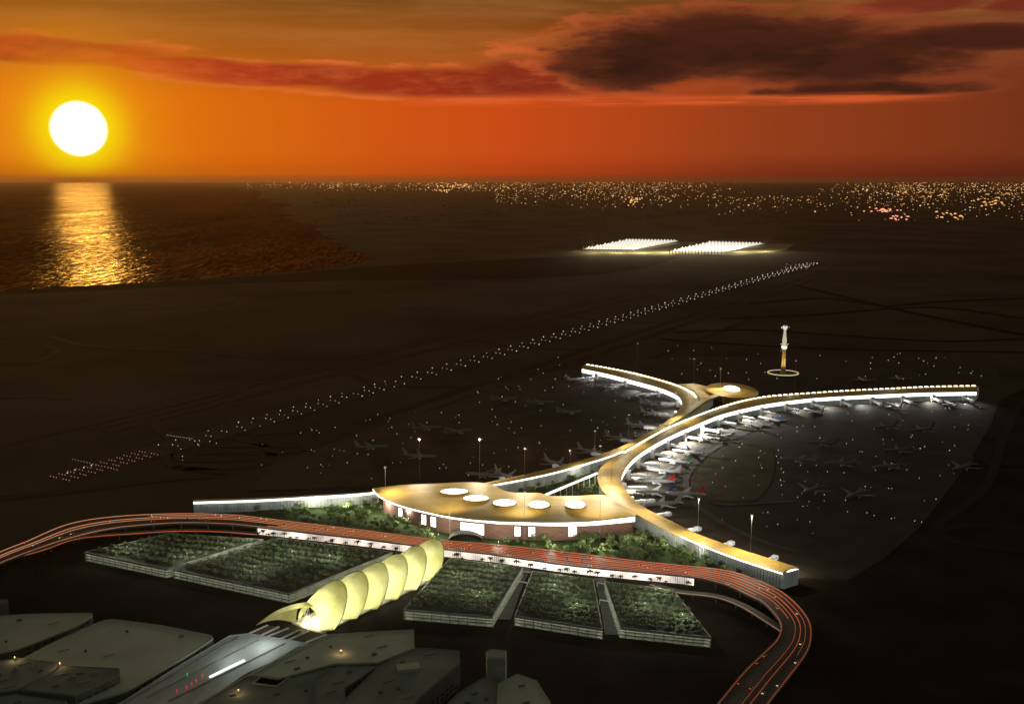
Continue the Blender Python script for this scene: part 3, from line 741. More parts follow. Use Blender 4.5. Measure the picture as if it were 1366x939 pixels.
# sort by distance, 290 nearest as individuals
near_trees.sort(key=lambda a: a[0].length)
indiv, rest = near_trees[:285], near_trees[285:]
rt = protos('roof', 'rooftop_tree', 5.2, 2.9, 90, 0.65, m_leaf, 'tree', 'x')
KL = {'L': 'the large car park left of the canopy', 'S': 'the leftmost narrow car park', 'M': 'the car park just right of the canopy', 'N': 'the middle car park right of the canopy', 'O': 'the rightmost car park inside the road bend'}
for p, key in indiv:
    place(rt[rng.randrange(3)], (p.x, p.y, 12.6), rng.uniform(0, 6.28), 'small dark front-row tree on ' + KL[key], 'front-row trees on ' + KL[key], sc_=rng.uniform(.75, 1.15))
q = MB()
for p, key in rest:
    crown_mb(q, (p.x, p.y, 12.6 + 2.9), rng.uniform(2.4, 3.2), rng.uniform(3, 4.4), 26, 1.05, rng)
tag(q.build('rooftop_planting', m_leaf), 'dense rows of small dark trees covering the car park roofs', 'planting', kind='stuff')
# pavement ramps between the right hand blocks
for pts, w in (([(703, 753), (690, 778), (672, 826)], 16), ([(800, 770), (808, 800), (816, 846)], 15)):
    strip('ramp_road', pts, w, 1.0, mat('pale_ramp_paving', (0.09, 0.092, 0.085), 0.85, 0.1, 0.2))
for a, b in (((697, 762), (712, 764)), ((690, 775), (706, 778)), ((797, 777), (812, 780)), ((800, 800), (818, 803))):
    q = MB(); q.bar([P(*a, 6), P(*b, 6)], 1.6, 0.8)
    for e in (P(*a, 6), P(*b, 6)): q.tube((e.x, e.y, 0), (e.x, e.y, 6), .4, n=5)
    t = tag(q.build('footbridge', m_white), {697: 'farther footbridge over the ramp left of the middle planted car park', 690: 'nearer footbridge over the ramp left of the middle planted car park', 797: 'farther footbridge over the ramp left of the rightmost planted car park', 800: 'nearer footbridge over the ramp left of the rightmost planted car park'}[a[0]], 'footbridge')

# ------------------------------------------------------------------ elevated road
ZD = 14.0
Np = [(-120, 800), (-40, 757), (0, 736), (35, 722), (90, 699), (150, 689), (230, 685), (300, 686), (340, 689.5), (400, 697), (480, 706.5), (580, 719.5), (656, 726), (761, 737), (858, 749), (920, 755), (975, 762), (1026, 780), (1055, 798), (1079, 826), (1083, 851), (1076, 873), (1055, 902), (1026, 939), (990, 985)]
Sp = [(-120, 822), (-40, 776), (0, 752), (60, 729), (110, 714), (160, 704), (235, 698), (300, 699), (345, 703), (400, 709), (480, 718), (580, 730.5), (656, 739), (761, 753.5), (858, 763), (920, 769), (965, 779), (1000, 795), (1020, 806), (1040, 830), (1037, 851), (1020, 869), (991, 897), (956, 939), (915, 985)]
NA_, SA_ = spline_pairs(PL(Np, ZD), PL(Sp, ZD), 170)
m_road = mat('road_asphalt', (0.06, 0.052, 0.047), 0.6, 0.2, 0.25)
tRd = thing('viaduct', (P(683, 735).x, P(683, 735).y, 0), 'long curving elevated road crossing between the planted car parks and the terminal', 'viaduct')
q = MB(); ribbon_roof(q, NA_, SA_, 0.0, 1.8, 3); q.build('deck', m_road, tRd)
q = MB()
for ln in (side_off(NA_, SA_, .4), side_off(SA_, NA_, .4)): q.bar([p + Vector((0, 0, .05)) for p in ln], .5, .9)
q.build('parapet', m_conc, tRd)
q = MB(); mid = [a.lerp(b, .5) for a, b in zip(NA_, SA_)]
for i in range(0, 170, 4):
    for f in (.2, .8):
        p = NA_[i].lerp(SA_[i], f); q.tube((p.x, p.y, 0), (p.x, p.y, ZD - 1.8), 1.2, n=8)
q.build('pier', m_dconc, tRd)
def trailmat():  # glow of the strips that replace traffic light trails
    m = mat('orange_trail_glow', (0.5, 0.2, 0.1), 0.5, 0.02, 0.1, emit=(1, .4, .15), estr=0.55)
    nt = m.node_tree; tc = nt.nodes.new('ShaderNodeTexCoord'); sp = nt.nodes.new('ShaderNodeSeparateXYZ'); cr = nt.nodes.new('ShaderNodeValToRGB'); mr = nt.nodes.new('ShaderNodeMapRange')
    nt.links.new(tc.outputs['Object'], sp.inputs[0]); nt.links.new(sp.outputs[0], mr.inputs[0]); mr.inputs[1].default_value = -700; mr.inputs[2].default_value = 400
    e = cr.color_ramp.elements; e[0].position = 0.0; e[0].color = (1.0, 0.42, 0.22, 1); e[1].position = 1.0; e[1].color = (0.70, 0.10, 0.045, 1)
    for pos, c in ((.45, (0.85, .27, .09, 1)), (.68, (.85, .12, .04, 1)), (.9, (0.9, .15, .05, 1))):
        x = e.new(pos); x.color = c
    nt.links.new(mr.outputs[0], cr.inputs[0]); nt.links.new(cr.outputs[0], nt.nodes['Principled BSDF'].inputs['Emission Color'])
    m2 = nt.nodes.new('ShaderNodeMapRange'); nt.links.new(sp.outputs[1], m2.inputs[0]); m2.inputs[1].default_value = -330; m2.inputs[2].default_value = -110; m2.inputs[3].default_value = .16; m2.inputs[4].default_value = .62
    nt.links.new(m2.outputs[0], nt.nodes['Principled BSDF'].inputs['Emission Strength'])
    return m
m_trail = trailmat()
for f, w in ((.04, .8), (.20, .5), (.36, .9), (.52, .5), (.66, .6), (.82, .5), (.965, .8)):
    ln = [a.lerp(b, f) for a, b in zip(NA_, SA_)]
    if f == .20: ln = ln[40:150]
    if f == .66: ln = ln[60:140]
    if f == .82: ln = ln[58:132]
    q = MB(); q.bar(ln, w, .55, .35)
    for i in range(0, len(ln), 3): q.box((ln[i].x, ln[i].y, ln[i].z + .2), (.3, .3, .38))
    q.build('light_trail', m_trail, tRd)  # glowing strip added in place of the traffic's light trails
# retaining wall along the car park side, its lighting put in as emission
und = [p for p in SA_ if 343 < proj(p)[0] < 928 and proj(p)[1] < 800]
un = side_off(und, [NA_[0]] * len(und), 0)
q = MB(); q.bar([Vector((p.x, p.y + 1.2, 0)) for p in und], .6, ZD - 5.0, 3.0); q.build('lit_gallery', e_wall_glow, tRd)  # retaining wall, the light on it given as emission
q = MB()
for i in range(len(und) - 1):
    for k in (0, .33, .66):
        p = und[i].lerp(und[i + 1], k); q.box((p.x, p.y + .5, 6.1), (.5, .5, 12.2))
q.build('gallery_frame', m_dconc, tRd)  # posts along the retaining wall
# slip roads
for pts, lab in (([(-40, 765), (0, 748), (53, 733.5), (105, 717), (193, 709.5), (246, 707), (299, 708), (345, 711.5)], 'lower slip road with a single lit rail beside the leftmost planted car park'),  # glowing strip stands for the slip road's light trail
                 ([(870, 778), (903, 788), (956, 794.6), (991, 807), (1020, 824), (1048, 842), (1062, 850)], 'dim lower slip road inside the right-hand bend')):
    zz = 9.0; pl = spline(PL(pts, zz), 40); t = thing('slip_road', (pl[10].x, pl[10].y, 0), lab, 'slip road')
    q = MB(); q.bar(pl, 12, 1.2, -1.2); q.build('deck', m_road, t)
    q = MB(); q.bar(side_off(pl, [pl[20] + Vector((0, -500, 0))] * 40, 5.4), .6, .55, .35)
    q.build('light_trail', m_trail if pts[0][0] < 0 else mat('dim_trail_glow', (.4, .3, .25), .5, emit=(.9, .45, .3), estr=.28), t)  # same added strip standing for the slip road's light trail
    q = MB()
    for p in pl[::5]: q.tube((p.x, p.y, 0), (p.x, p.y, zz - 1.2), 1, n=6)
    q.build('pier', m_dconc, t)

# cars at rest on the viaduct
def car_proto(name, lab, cat, cm):
    t = thing(name, (0, 0, 0), lab, cat)
    q = MB(); q.box((0, 0, .72), (4.5, 1.85, .72), 0, .95); q.build('body', cm, t)
    q = MB(); q.box((-.25, 0, 1.35), (2.5, 1.6, .55), 0, .78); q.build('cabin', m_glassdk, t)
    for s in (-1, 1):
        q = MB(); q.box((2.25, s * .65, .75), (.22, .5, .3)); q.build('headlight', e_head, t)
        q = MB(); q.box((-2.25, s * .65, .8), (.22, .5, .3)); q.build('tail_light', e_tail, t)
        for x in (-1.35, 1.4):
            q = MB(); q.tube((x, s * .95 - .1, .33), (x, s * .95 + .1, .33), .33, n=10); q.build('wheel', m_asph, t)
    return t
carm = [mat('car_paint_silver', (.5, .5, .5), .35, metal=.3), mat('car_paint_dark', (.04, .045, .05), .3), mat('car_paint_white', (.75, .75, .73), .35)]
cars = [car_proto('car', 'x', 'car', m) for m in carm]
cn = ['silver', 'dark', 'white']
lanes = ((.12, 1), (.28, 1), (.44, 1), (.59, -1), (.74, -1), (.9, -1))
for k in range(66):
    i = rng.randrange(8, 165); f, dr = lanes[k % 6]
    p = NA_[i].lerp(SA_[i], f); p2 = NA_[i + 1].lerp(SA_[i + 1], f); d = (p2 - p) * dr; px = proj(p)[0]
    ci = rng.randrange(3); zone = 'left third' if px < 345 else ('middle stretch' if px < 900 else 'right-hand bend'); way = 'farther' if dr > 0 else 'nearer'
    place(cars[ci], (p.x, p.y, ZD + .02), math.atan2(d.y, d.x), '%s car on the %s lanes in the %s of the elevated road' % (cn[ci], way, zone), '%s cars on the %s lanes, %s' % (cn[ci], way, zone), sc_=1.0)

# palms in front of the glowing retaining wall
def palm(seed):
    rg = random.Random(seed); t = thing('palm_tree', (0, 0, 0), 'x', 'palm tree'); H = 8.0
    q = MB(); q.tube((0, 0, 0), (.3, 0, H * .5), .4, .32, 7); q.tube((.3, 0, H * .5), (.45, 0, H), .32, .25, 7); q.build('trunk', m_trunk, t)
    q = MB()
    for k in range(22):
        a = k * 2.4 + rg.uniform(-.2, .2); L = rg.uniform(3.6, 5.0); up = rg.uniform(.1, 1.0); rows = []
        for i in range(6):
            s = i / 5; r = L * s; z = H + up * 2.2 * s - 2.6 * s * s; w = .5 * math.sin(math.pi * (.12 + .85 * s)) + .04
            c = Vector((.45 + r * math.cos(a), r * math.sin(a), z)); n = Vector((-math.sin(a), math.cos(a), -.25)) * w; n2 = Vector((math.sin(a), -math.cos(a), -.25)) * w
            rows.append([c + n, c, c + n2])
        q.grid(rows)
    q.build('crown', mat('palm_frond', (.03, .035, .015), .8, .5, .3), t); return t
palms = [palm(1), palm(2)]
for k, px in enumerate([349, 356, 366, 379, 388, 399, 411, 420, 433, 441, 446, 457, 465, 478, 492, 499, 512, 530, 544, 560, 608, 621, 640, 655, 672, 690, 712, 728, 744, 752, 770, 785, 797, 816, 828, 843, 866, 880, 893, 917]):
    c = min(und, key=lambda p: abs(proj(p)[0] - px)); side = 'left of the yellow canopy' if px < 550 else ('just right of the yellow canopy' if px < 700 else 'above the two right-hand car parks')
    place(palms[k % 2], (c.x + rng.uniform(-1, 1), c.y - rng.uniform(2.6, 4.5), 0), rng.uniform(0, 6.28), 'slim palm silhouetted against the lit viaduct wall, ' + side, 'palms along the viaduct ' + side, sc_=rng.uniform(.7, 1.45))

# ------------------------------------------------------------------ yellow shell canopy
ax0, ax1 = P(436, 843), P(590, 768); AD = (ax1 - ax0).normalized(); AN = Vector((-AD.y, AD.x, 0))
def shell_mat():
    m = bpy.data.materials.new('yellow_translucent_fabric'); m.use_nodes = True; nt = m.node_tree; nt.nodes.clear()
    o = nt.nodes.new('ShaderNodeOutputMaterial'); d = nt.nodes.new('ShaderNodeBsdfDiffuse'); t = nt.nodes.new('ShaderNodeBsdfTranslucent'); mx = nt.nodes.new('ShaderNodeMixShader')
    nz = nt.nodes.new('ShaderNodeTexNoise'); nz.inputs['Scale'].default_value = .05; nz.inputs['Detail'].default_value = 3; cr = nt.nodes.new('ShaderNodeValToRGB')
    tc = nt.nodes.new('ShaderNodeTexCoord'); nt.links.new(tc.outputs['Object'], nz.inputs[0]); nt.links.new(nz.outputs[0], cr.inputs[0])
    e = cr.color_ramp.elements; e[0].position = .3; e[0].color = (.56, .56, .20, 1); e[1].position = .7; e[1].color = (.84, .83, .48, 1)
    nt.links.new(cr.outputs[0], d.inputs[0]); nt.links.new(cr.outputs[0], t.inputs[0]); mx.inputs[0].default_value = .6
    nt.links.new(d.outputs[0], mx.inputs[1]); nt.links.new(t.outputs[0], mx.inputs[2]); nt.links.new(mx.outputs[0], o.inputs[0]); return m
m_shell = shell_mat()
base = ax0 + AN * 24
tS = thing('shell_canopy', (base.x, base.y, 0), 'row of overlapping glowing yellow-green shell vaults over the station walkway', 'canopy')
HS, WS = 36.0, 25.0
NSH = 6
def arch(s, th, k):      # s along axis (m), th 0..pi, k scale
    c = ax0 + AN * 24 + AD * s
    return Vector((c.x, c.y, 0)) + AN * (-math.cos(th) * WS * k) + Vector((0, 0, HS * k * math.sin(th) ** .9))
for i in range(NSH):
    s0 = -4 + i * 35.0; L = 50.0; rows = []
    for a in range(29):
        th = math.pi * a / 28; row = []
        lip = L * (0.26 + 0.74 * math.sin(th) ** 0.75)
        for j in range(11):
            t = j / 10; kk = .72 + .38 * math.sin(t * math.pi * .5) ** 1.1
            row.append(arch(s0 + lip * t, th, kk))
        rows.append(row)
    q = MB(); q.grid(rows); sh = q.build('shell', m_shell, tS, smooth=True)
    q = MB(); ed = [r[-1] for r in rows]
    for a, b in zip(ed, ed[1:]): q.tube(a, b, .6, n=5, caps=False)
    q.build('edge_rib', mat('rib_olive', (.16, .15, .05), .6), sh)
    c = ax0 + AN * 24 + AD * (s0 + 14)
    lamp('shell_lamp', 'POINT', (c.x, c.y, 11), 46000, (1.0, .96, .70), 3.0, tS)
# beak over the station end
tip = P(341, 834, 2); rows = []
a0r = [arch(-4, math.pi * a / 20, .86) for a in range(7, 21)]
for p in a0r:
    row = []
    for j in range(11):
        t = j / 10; c = tip.lerp(p, t); c = c + Vector((0, 0, 5.5 * math.sin(math.pi * t))); row.append(c)
    rows.append(row)
q = MB(); q.grid(rows); q.build('shell', m_shell, tS, smooth=True)
c = ax0 + AN * 26 - AD * 12; lamp('shell_lamp', 'POINT', (c.x, c.y, 8), 14000, (1.0, .93, .55), 2.0, tS)
# struts at the open end
q = MB()
for u_ in (-16, -6, 5, 15):
    b0 = ax0 + AN * (24 + u_) - AD * 7; 
    for v_ in (-5, 5): q.tube((b0.x, b0.y, 0), tuple(arch(-3, math.pi * (.5 - (u_ + v_) / 50), .8)), .35, n=5)
q.build('strut', m_white, tS)
q = MB(); q.prism([tuple(p[:2]) for p in (ax0 - AD * 8, ax1 + AD * 6, ax1 + AD * 6 + AN * 48, ax0 - AD * 8 + AN * 48)], 0, 2.2)
tag(q.build('station_plaza', mat('pale_paving', (.55, .52, .42), .7, .2, .2)), 'pale paved platform running beneath the yellow shell vaults', 'platform')

# ------------------------------------------------------------------ foreground blocks
def block(name, roof_px, z, lab, cat, rm, wm=None, par=1.0, extras=None, bevel=False):
    r = PL(roof_px, z)
    if bevel: r = rounded(r)
    ctr = sum(r, Vector()) / len(r); t = thing(name, (ctr.x, ctr.y, 0), lab, cat)
    q = MB(); q.prism([tuple(p[:2]) for p in r], 0, z - .8); q.build('wall', wm or m_wallgrey, t)
    q = MB(); q.prism([tuple(p[:2]) for p in r], z - .8, z); q.build('roof', rm, t)
    if par:
        q = MB(); rr = [p + (ctr - p).normalized() * .7 for p in r]; q.bar(rr + [rr[0]], .5, par); q.build('parapet', rm, t)
    return t, r
def rounded(r, k=.14):
    out = []
    n = len(r)
    for i in range(n):
        a, b, c = r[i - 1], r[i], r[(i + 1) % n]
        d1 = (a - b); d2 = (c - b); l = min(12, d1.length * .3, d2.length * .3); p0 = b + d1.normalized() * l; p1 = b + d2.normalized() * l
        for t in (0, .33, .66, 1): out.append(p0.lerp(b, t).lerp(b.lerp(p1, t), t))
    return out
def mech(t, pts, z, m, h=2.5, w=6, d=4, nm='roof_unit', rz=.6):
    for px, py in pts:
        c = P(px, py, z); q = MB(); q.box((c.x, c.y, z + h / 2), (w, d, h), rz); u_ = q.build(nm, m, t)
        q = MB(); q.tube((c.x, c.y, z + h), (c.x, c.y, z + h + .4), w * .22, n=12); q.build('fan', m_dconc, u_)
t, _ = block('hangar', [(-60, 826), (40, 819), (123, 818), (124, 822), (96, 838), (18, 868), (-60, 880)], 14, 'flat grey-green roofed building at the left edge, cut off by the frame', 'building', m_roofgrey, bevel=True)
t, _ = block('hangar', [(143, 825), (215, 834), (290, 849), (250, 875), (165, 924), (90, 945), (-40, 935), (15, 886), (75, 855)], 14, 'broad grey-green flat-roofed building with rounded corners, lower left', 'building', m_roofgrey, bevel=True)
t, _ = block('office_block', [(-60, 888), (30, 878), (78, 884), (72, 896), (26, 920), (-60, 930)], 21, 'low box building at the left edge on the near side of the hangars', 'building', m_roofdark); mech(t, [(20, 895), (48, 890)], 21, m_conc)
t, _ = block('office_block', [(83, 888), (160, 892), (160, 900), (100, 928), (28, 920)], 22, 'pale box building standing before the broad rounded roof', 'building', m_roofdark); mech(t, [(95, 905), (125, 900)], 22, m_conc)
t, _ = block('office_block', [(-40, 935), (20, 926), (90, 936), (60, 965), (-50, 965)], 20, 'box building in the very bottom left corner', 'building', m_roofdark)
t, _ = block('stair_tower', [(-8, 801), (10, 799), (11, 803), (-8, 806)], 26, 'small square tower at the left edge beside the road', 'tower', m_roofdark)
t, rC = block('train_station', [(306, 848), (332, 845), (412, 858), (398, 868), (330, 898), (250, 952), (130, 952), (165, 935), (235, 890)], 13, 'long grey station roof with a glowing slot leading to the shell canopy', 'station', mat('station_roof', (.50, .54, .50), .6, .05, .25, stretch=(1, .3, 1)))
def on(px, py, z): return P(px, py, z)
for a, b, w_ in ((352, 862, 15000), (312, 880, 8000)):  # unseen fill lamps added to brighten the station roof
    c = on(a, b, 13); lamp('roof_flood', 'POINT', (c.x, c.y, 30), w_, (.9, 1.0, .95), 1.5, t)  # unseen fill lamp
q = MB(); q.bar([on(280, 903, 13.4), on(300, 893, 13.4), on(326, 881, 13.4)], 2.4, 1.0); q.build('light_slot', mat('slot_glow', (.8, .8, .8), .4, emit=(.92, .97, 1.0), estr=1.5), t)
for (a, b) in (((196, 930), (345, 853)), ((225, 935), (380, 858)), ((255, 945), (400, 862)), ((165, 938), (318, 849))):
    q = MB(); q.bar([on(*a, 13.05), on(*b, 13.05)], 2.2, .8); q.build('roof_rib', m_conc, t)
for k, (px, py, cc) in enumerate(((250, 903, 'g'), (262, 911, 'r'), (270, 904, 'r'), (249, 920, 'r'), (256, 915, 'r'), (236, 925, 'r'))):
    c = on(px, py, 13); q = MB(); q.tube((c.x, c.y, 13), (c.x, c.y, 16), .25, n=6); q.box((c.x, c.y, 16.6), (1.0, 1.0, 1.6))
    o = q.build('signal_lamp', mat('signal_' + cc, (.3, .1, .1), .4, emit=(1, .05, .12) if cc == 'r' else (.05, .7, .25), estr=.5), None)
    tag(o, ['green signal lamp on the station roof', 'red signal lamp nearest the glowing slot of the station roof', 'red signal lamp touching the lower end of the glowing slot', 'red signal lamp below the green one on the station roof', 'middle red signal lamp on the station roof', 'outermost red signal lamp toward the lower left of the station'][k], 'signal lamp')
# track portals between station and canopy
for k, (a, b, c_, d_) in enumerate((((333, 845), (357, 834), (372, 836), (348, 848)), ((357, 849), (385, 838), (400, 840), (373, 853)), ((384, 854), (412, 842), (436, 846), (402, 860)))):
    r = PL((a, b, c_, d_), 12); q = MB(); q.prism([tuple(p[:2]) for p in r], 9, 12.3); ctr = sum(r, Vector()) / 4
    tt = thing('louvre_canopy', (ctr.x, ctr.y, 0), ('leftmost', 'middle', 'rightmost')[k] + ' of three dark louvred panels between the station roof and the canopy', 'canopy')
    q.build('panel', mat('dark_bronze', (.05, .04, .025), .5), tt)
    q = MB(); q.bar([r[0] + Vector((0, 0, .1)), r[1] + Vector((0, 0, .1))], 3.0, .8); q.bar([r[3] + Vector((0, 0, .1)), r[2] + Vector((0, 0, .1))], 3.0, .8); q.build('beam', m_white, tt)
    q = MB()
    for p in r: q.tube((p.x, p.y, 0), (p.x, p.y, 9), .6, n=6)
    q.build('post', m_conc, tt)
t, _ = block('office_block', [(414, 858), (440, 846), (552, 840), (553, 864), (505, 884), (445, 886), (372, 905), (335, 900), (372, 880)], 20, 'grey flat-roofed building directly below the foot of the shell canopy', 'building', m_roofgrey)
t, _ = block('office_block', [(372, 906), (443, 887), (448, 900), (420, 940), (420, 965), (230, 965), (290, 925), (330, 902)], 18, 'grey building with a dark square courtyard opening at the bottom edge', 'building', m_roofdark)
q = MB(); q.prism([tuple(p[:2]) for p in PL([(337, 912), (355, 898), (388, 902), (369, 916)], 18)], 18.02, 18.3); q.build('courtyard', m_scrub, t)  # dark slab on the roof, its colour standing for a shaded opening
q = MB(); r = PL([(337, 912), (355, 898), (388, 902), (369, 916)], 18.3); q.bar(r + [r[0]], 1.2, 1.5); q.build('parapet', m_roofgrey, t)
t, _ = block('office_block', [(420, 904), (450, 889), (505, 888), (460, 918), (462, 965), (420, 965)], 24, 'narrow dark box building left of the large roof with a hatch', 'building', m_roofdark)
t, _ = block('office_block', [(448, 945), (506, 888), (555, 864), (613, 868), (614, 884), (560, 930), (530, 965), (440, 965)], 26, 'large dark-roofed building with a raised roof hatch at the bottom centre', 'building', m_roofdark)
q = MB(); c = P(545, 892, 26); q.box((c.x, c.y, 27.6), (22, 13, 3.2), .25); q.build('roof_hatch', m_roofgrey, t)
t, _ = block('lift_tower', [(648, 870), (654, 866), (676, 868), (674, 878), (650, 878)], 44, 'slim pale square tower right of the bottom-centre roofs', 'tower', m_roofgrey, mat('pale_wall', (.32, .34, .29), .9, .1, .15))
t, _ = block('office_block', [(610, 925), (648, 902), (664, 908), (662, 940), (600, 970), (570, 965)], 22, 'small dark building left of the slim pale tower base', 'building', m_roofdark)
t, _ = block('office_block', [(664, 912), (690, 899), (716, 908), (735, 938), (730, 970), (660, 970)], 26, 'rightmost foreground building, grey with a chamfered corner', 'building', m_roofgrey, mat('pale_wall2', (.26, .28, .22), .9, .1, .15))

rgf = random.Random(21)
for ob in list(COL.objects):
    if ob.get('category') != 'building' or ob.type != 'EMPTY': continue
    ch = {c.name.split('.')[0]: c for c in COL.objects if c.parent == ob}
    rf = ch.get('roof')
    if not rf: continue
    n_ = len(rf.data.vertices) // 2; poly = [(v.co.x, v.co.y) for v in rf.data.vertices[:n_]]; zt = max(v.co.z for v in rf.data.vertices)
    xs = [p[0] for p in poly]; ys = [p[1] for p in poly]; big = (max(xs) - min(xs)) * (max(ys) - min(ys))
    tries = 0; made = []
    while len(made) < (7 if big > 6000 else 4) and tries < 300:
        tries += 1; x_, y_ = rgf.uniform(min(xs), max(xs)), rgf.uniform(min(ys), max(ys))
        if not all(inside((x_ + a, y_ + b), poly) for a in (-7, 7) for b in (-7, 7)) or any((x_ - a) ** 2 + (y_ - b) ** 2 < 200 for a, b in made): continue
        made.append((x_, y_)); w = MB(); kind = rgf.random()
        if kind < .5: w.box((x_, y_, zt + .9), (rgf.uniform(2, 5), rgf.uniform(2, 4), 1.8), .6); w.build('roof_unit', m_wallgrey, ob, world=False)
        elif kind < .8: w.bar([(x_ - 5, y_ - 3, zt), (x_ + 5, y_ + 3, zt)], 1.0, .8, .02); w.build('duct', m_metal, ob, world=False)
        else: w.box((x_, y_, zt + .35), (6, 3, .7), .6); w.build('roof_hatch', m_glassdk, ob, world=False)
    # window bands on the walls
    k2 = 0
    for i in range(n_):
        a, b = Vector((*poly[i], 0)), Vector((*poly[(i + 1) % n_], 0)); L = (b - a).length
        if L < 14: continue
        d = (b - a).normalized(); nn_ = Vector((d.y, -d.x, 0))
        if nn_.y > -.1: continue
        for zz in range(4, int(zt) - 3, 5):
            for q_ in range(int(L / 9)):
                c = a + d * (5 + q_ * 9) + nn_ * .1; w = MB(); w.box((c.x, c.y, zz + .8), (4.5, .5, 2.2), math.atan2(d.y, d.x)); k2 += 1
                if k2 < 60: w.build('window', m_glassdk, ob, world=False)
for k, (px, py, zz) in enumerate(((80, 889, 22), (20, 881, 21), (455, 872, 20), (318, 925, 18))):
    c = P(px, py, zz); t = thing('wall_lantern', (c.x, c.y, zz), 'small warm rooftop lantern, %s from the left on the dark foreground roofs' % ('second', 'first', 'fourth', 'third')[k], 'lantern')
    q = MB(); q.tube((c.x, c.y, zz), (c.x, c.y, zz + 3), .2, n=6); q.build('post', m_metal, t)
    q = MB(); q.lathe([(.2, 3), (.7, 3.3), (.7, 4.2), (.1, 4.6)], 8, (c.x, c.y, zz)); q.build('lamp', mat('warm_lantern', (.8, .6, .3), .4, emit=(1, .62, .25), estr=.9), t)
    lamp('lantern_light', 'POINT', (c.x, c.y - .5, zz + 6), 1500, (1, .62, .3), .6, t)

# ------------------------------------------------------------------ control tower
tc_ = P(1044.5, 500.5); q = MB(); tT2 = thing('control_tower', tc_, 'tall gold control tower with glowing collar on a round lit base', 'control tower')
m_tw = mat('tower_cladding', (.62, .47, .17), .5, .1, .1)
q.lathe([(39, 0), (39, 5), (38, 6), (35, 6), (34, 2), (12, 2)], 40, tc_); q.build('base', mat('tower_base', (.07, .06, .04), .6), tT2)
q = MB(); q.lathe([(37, 6.1), (39.6, 5.6), (39.6, 7.6), (37, 7.8), (37, 6.1)], 40, tc_, caps=False); q.build('base_light', mat('ring_glow', (.8, .7, .4), .5, emit=(1, .88, .5), estr=.5), tT2)
q = MB(); q.lathe([(8.5, 0), (6.2, 10), (5.0, 30), (4.7, 62), (5.2, 68)], 16, tc_); q.build('shaft', m_tw, tT2)
q = MB(); q.lathe([(5.2, 68), (6.6, 71), (6.6, 77), (5.4, 80), (5.4, 96), (4.3, 100), (3.2, 112), (3.0, 119)], 16, tc_); q.build('collar', mat('collar_glow', (.7, .66, .5), .5, emit=(1, .95, .7), estr=.45), tT2)
q = MB(); q.lathe([(6.9, 73), (6.9, 76)], 16, tc_); q.build('window_band', e_white, tT2)
q = MB(); q.lathe([(3.0, 119), (5.6, 122), (6.2, 127), (6.0, 129)], 12, tc_); cb = q.build('cab', mat('cab_glass', (.5, .5, .5), .3, emit=(1, .96, .85), estr=.7), tT2)
q = MB(); q.lathe([(6.1, 129), (6.3, 130.2), (2, 132)], 12, tc_); q.build('roof', m_white, cb)
q = MB(); q.tube((tc_.x, tc_.y, 132), (tc_.x, tc_.y, 141), .4, .15); q.build('antenna', m_metal, tT2)
for k, (dx, z, s) in enumerate(((-9.5, 125, 1.9), (-9.2, 82, 1.5), (8.8, 82, 1.2), (9.3, 126, .9))):
    q = MB(); q.lathe([(.1, -s), (s * .7, -s * .7), (s, 0), (s * .7, s * .7), (.1, s)], 10, (tc_.x + dx, tc_.y - 3, z)); q.build('beacon_lamp', e_lamp, tT2)
for a in range(5):
    an = a * 2 * math.pi / 5 - 1.57; lamp('tower_flood', 'SPOT', (tc_.x + 28 * math.cos(an), tc_.y + 28 * math.sin(an), 9), 60000, (1, .85, .5), 1.5, tT2, (tc_.x, tc_.y, 52), 60)

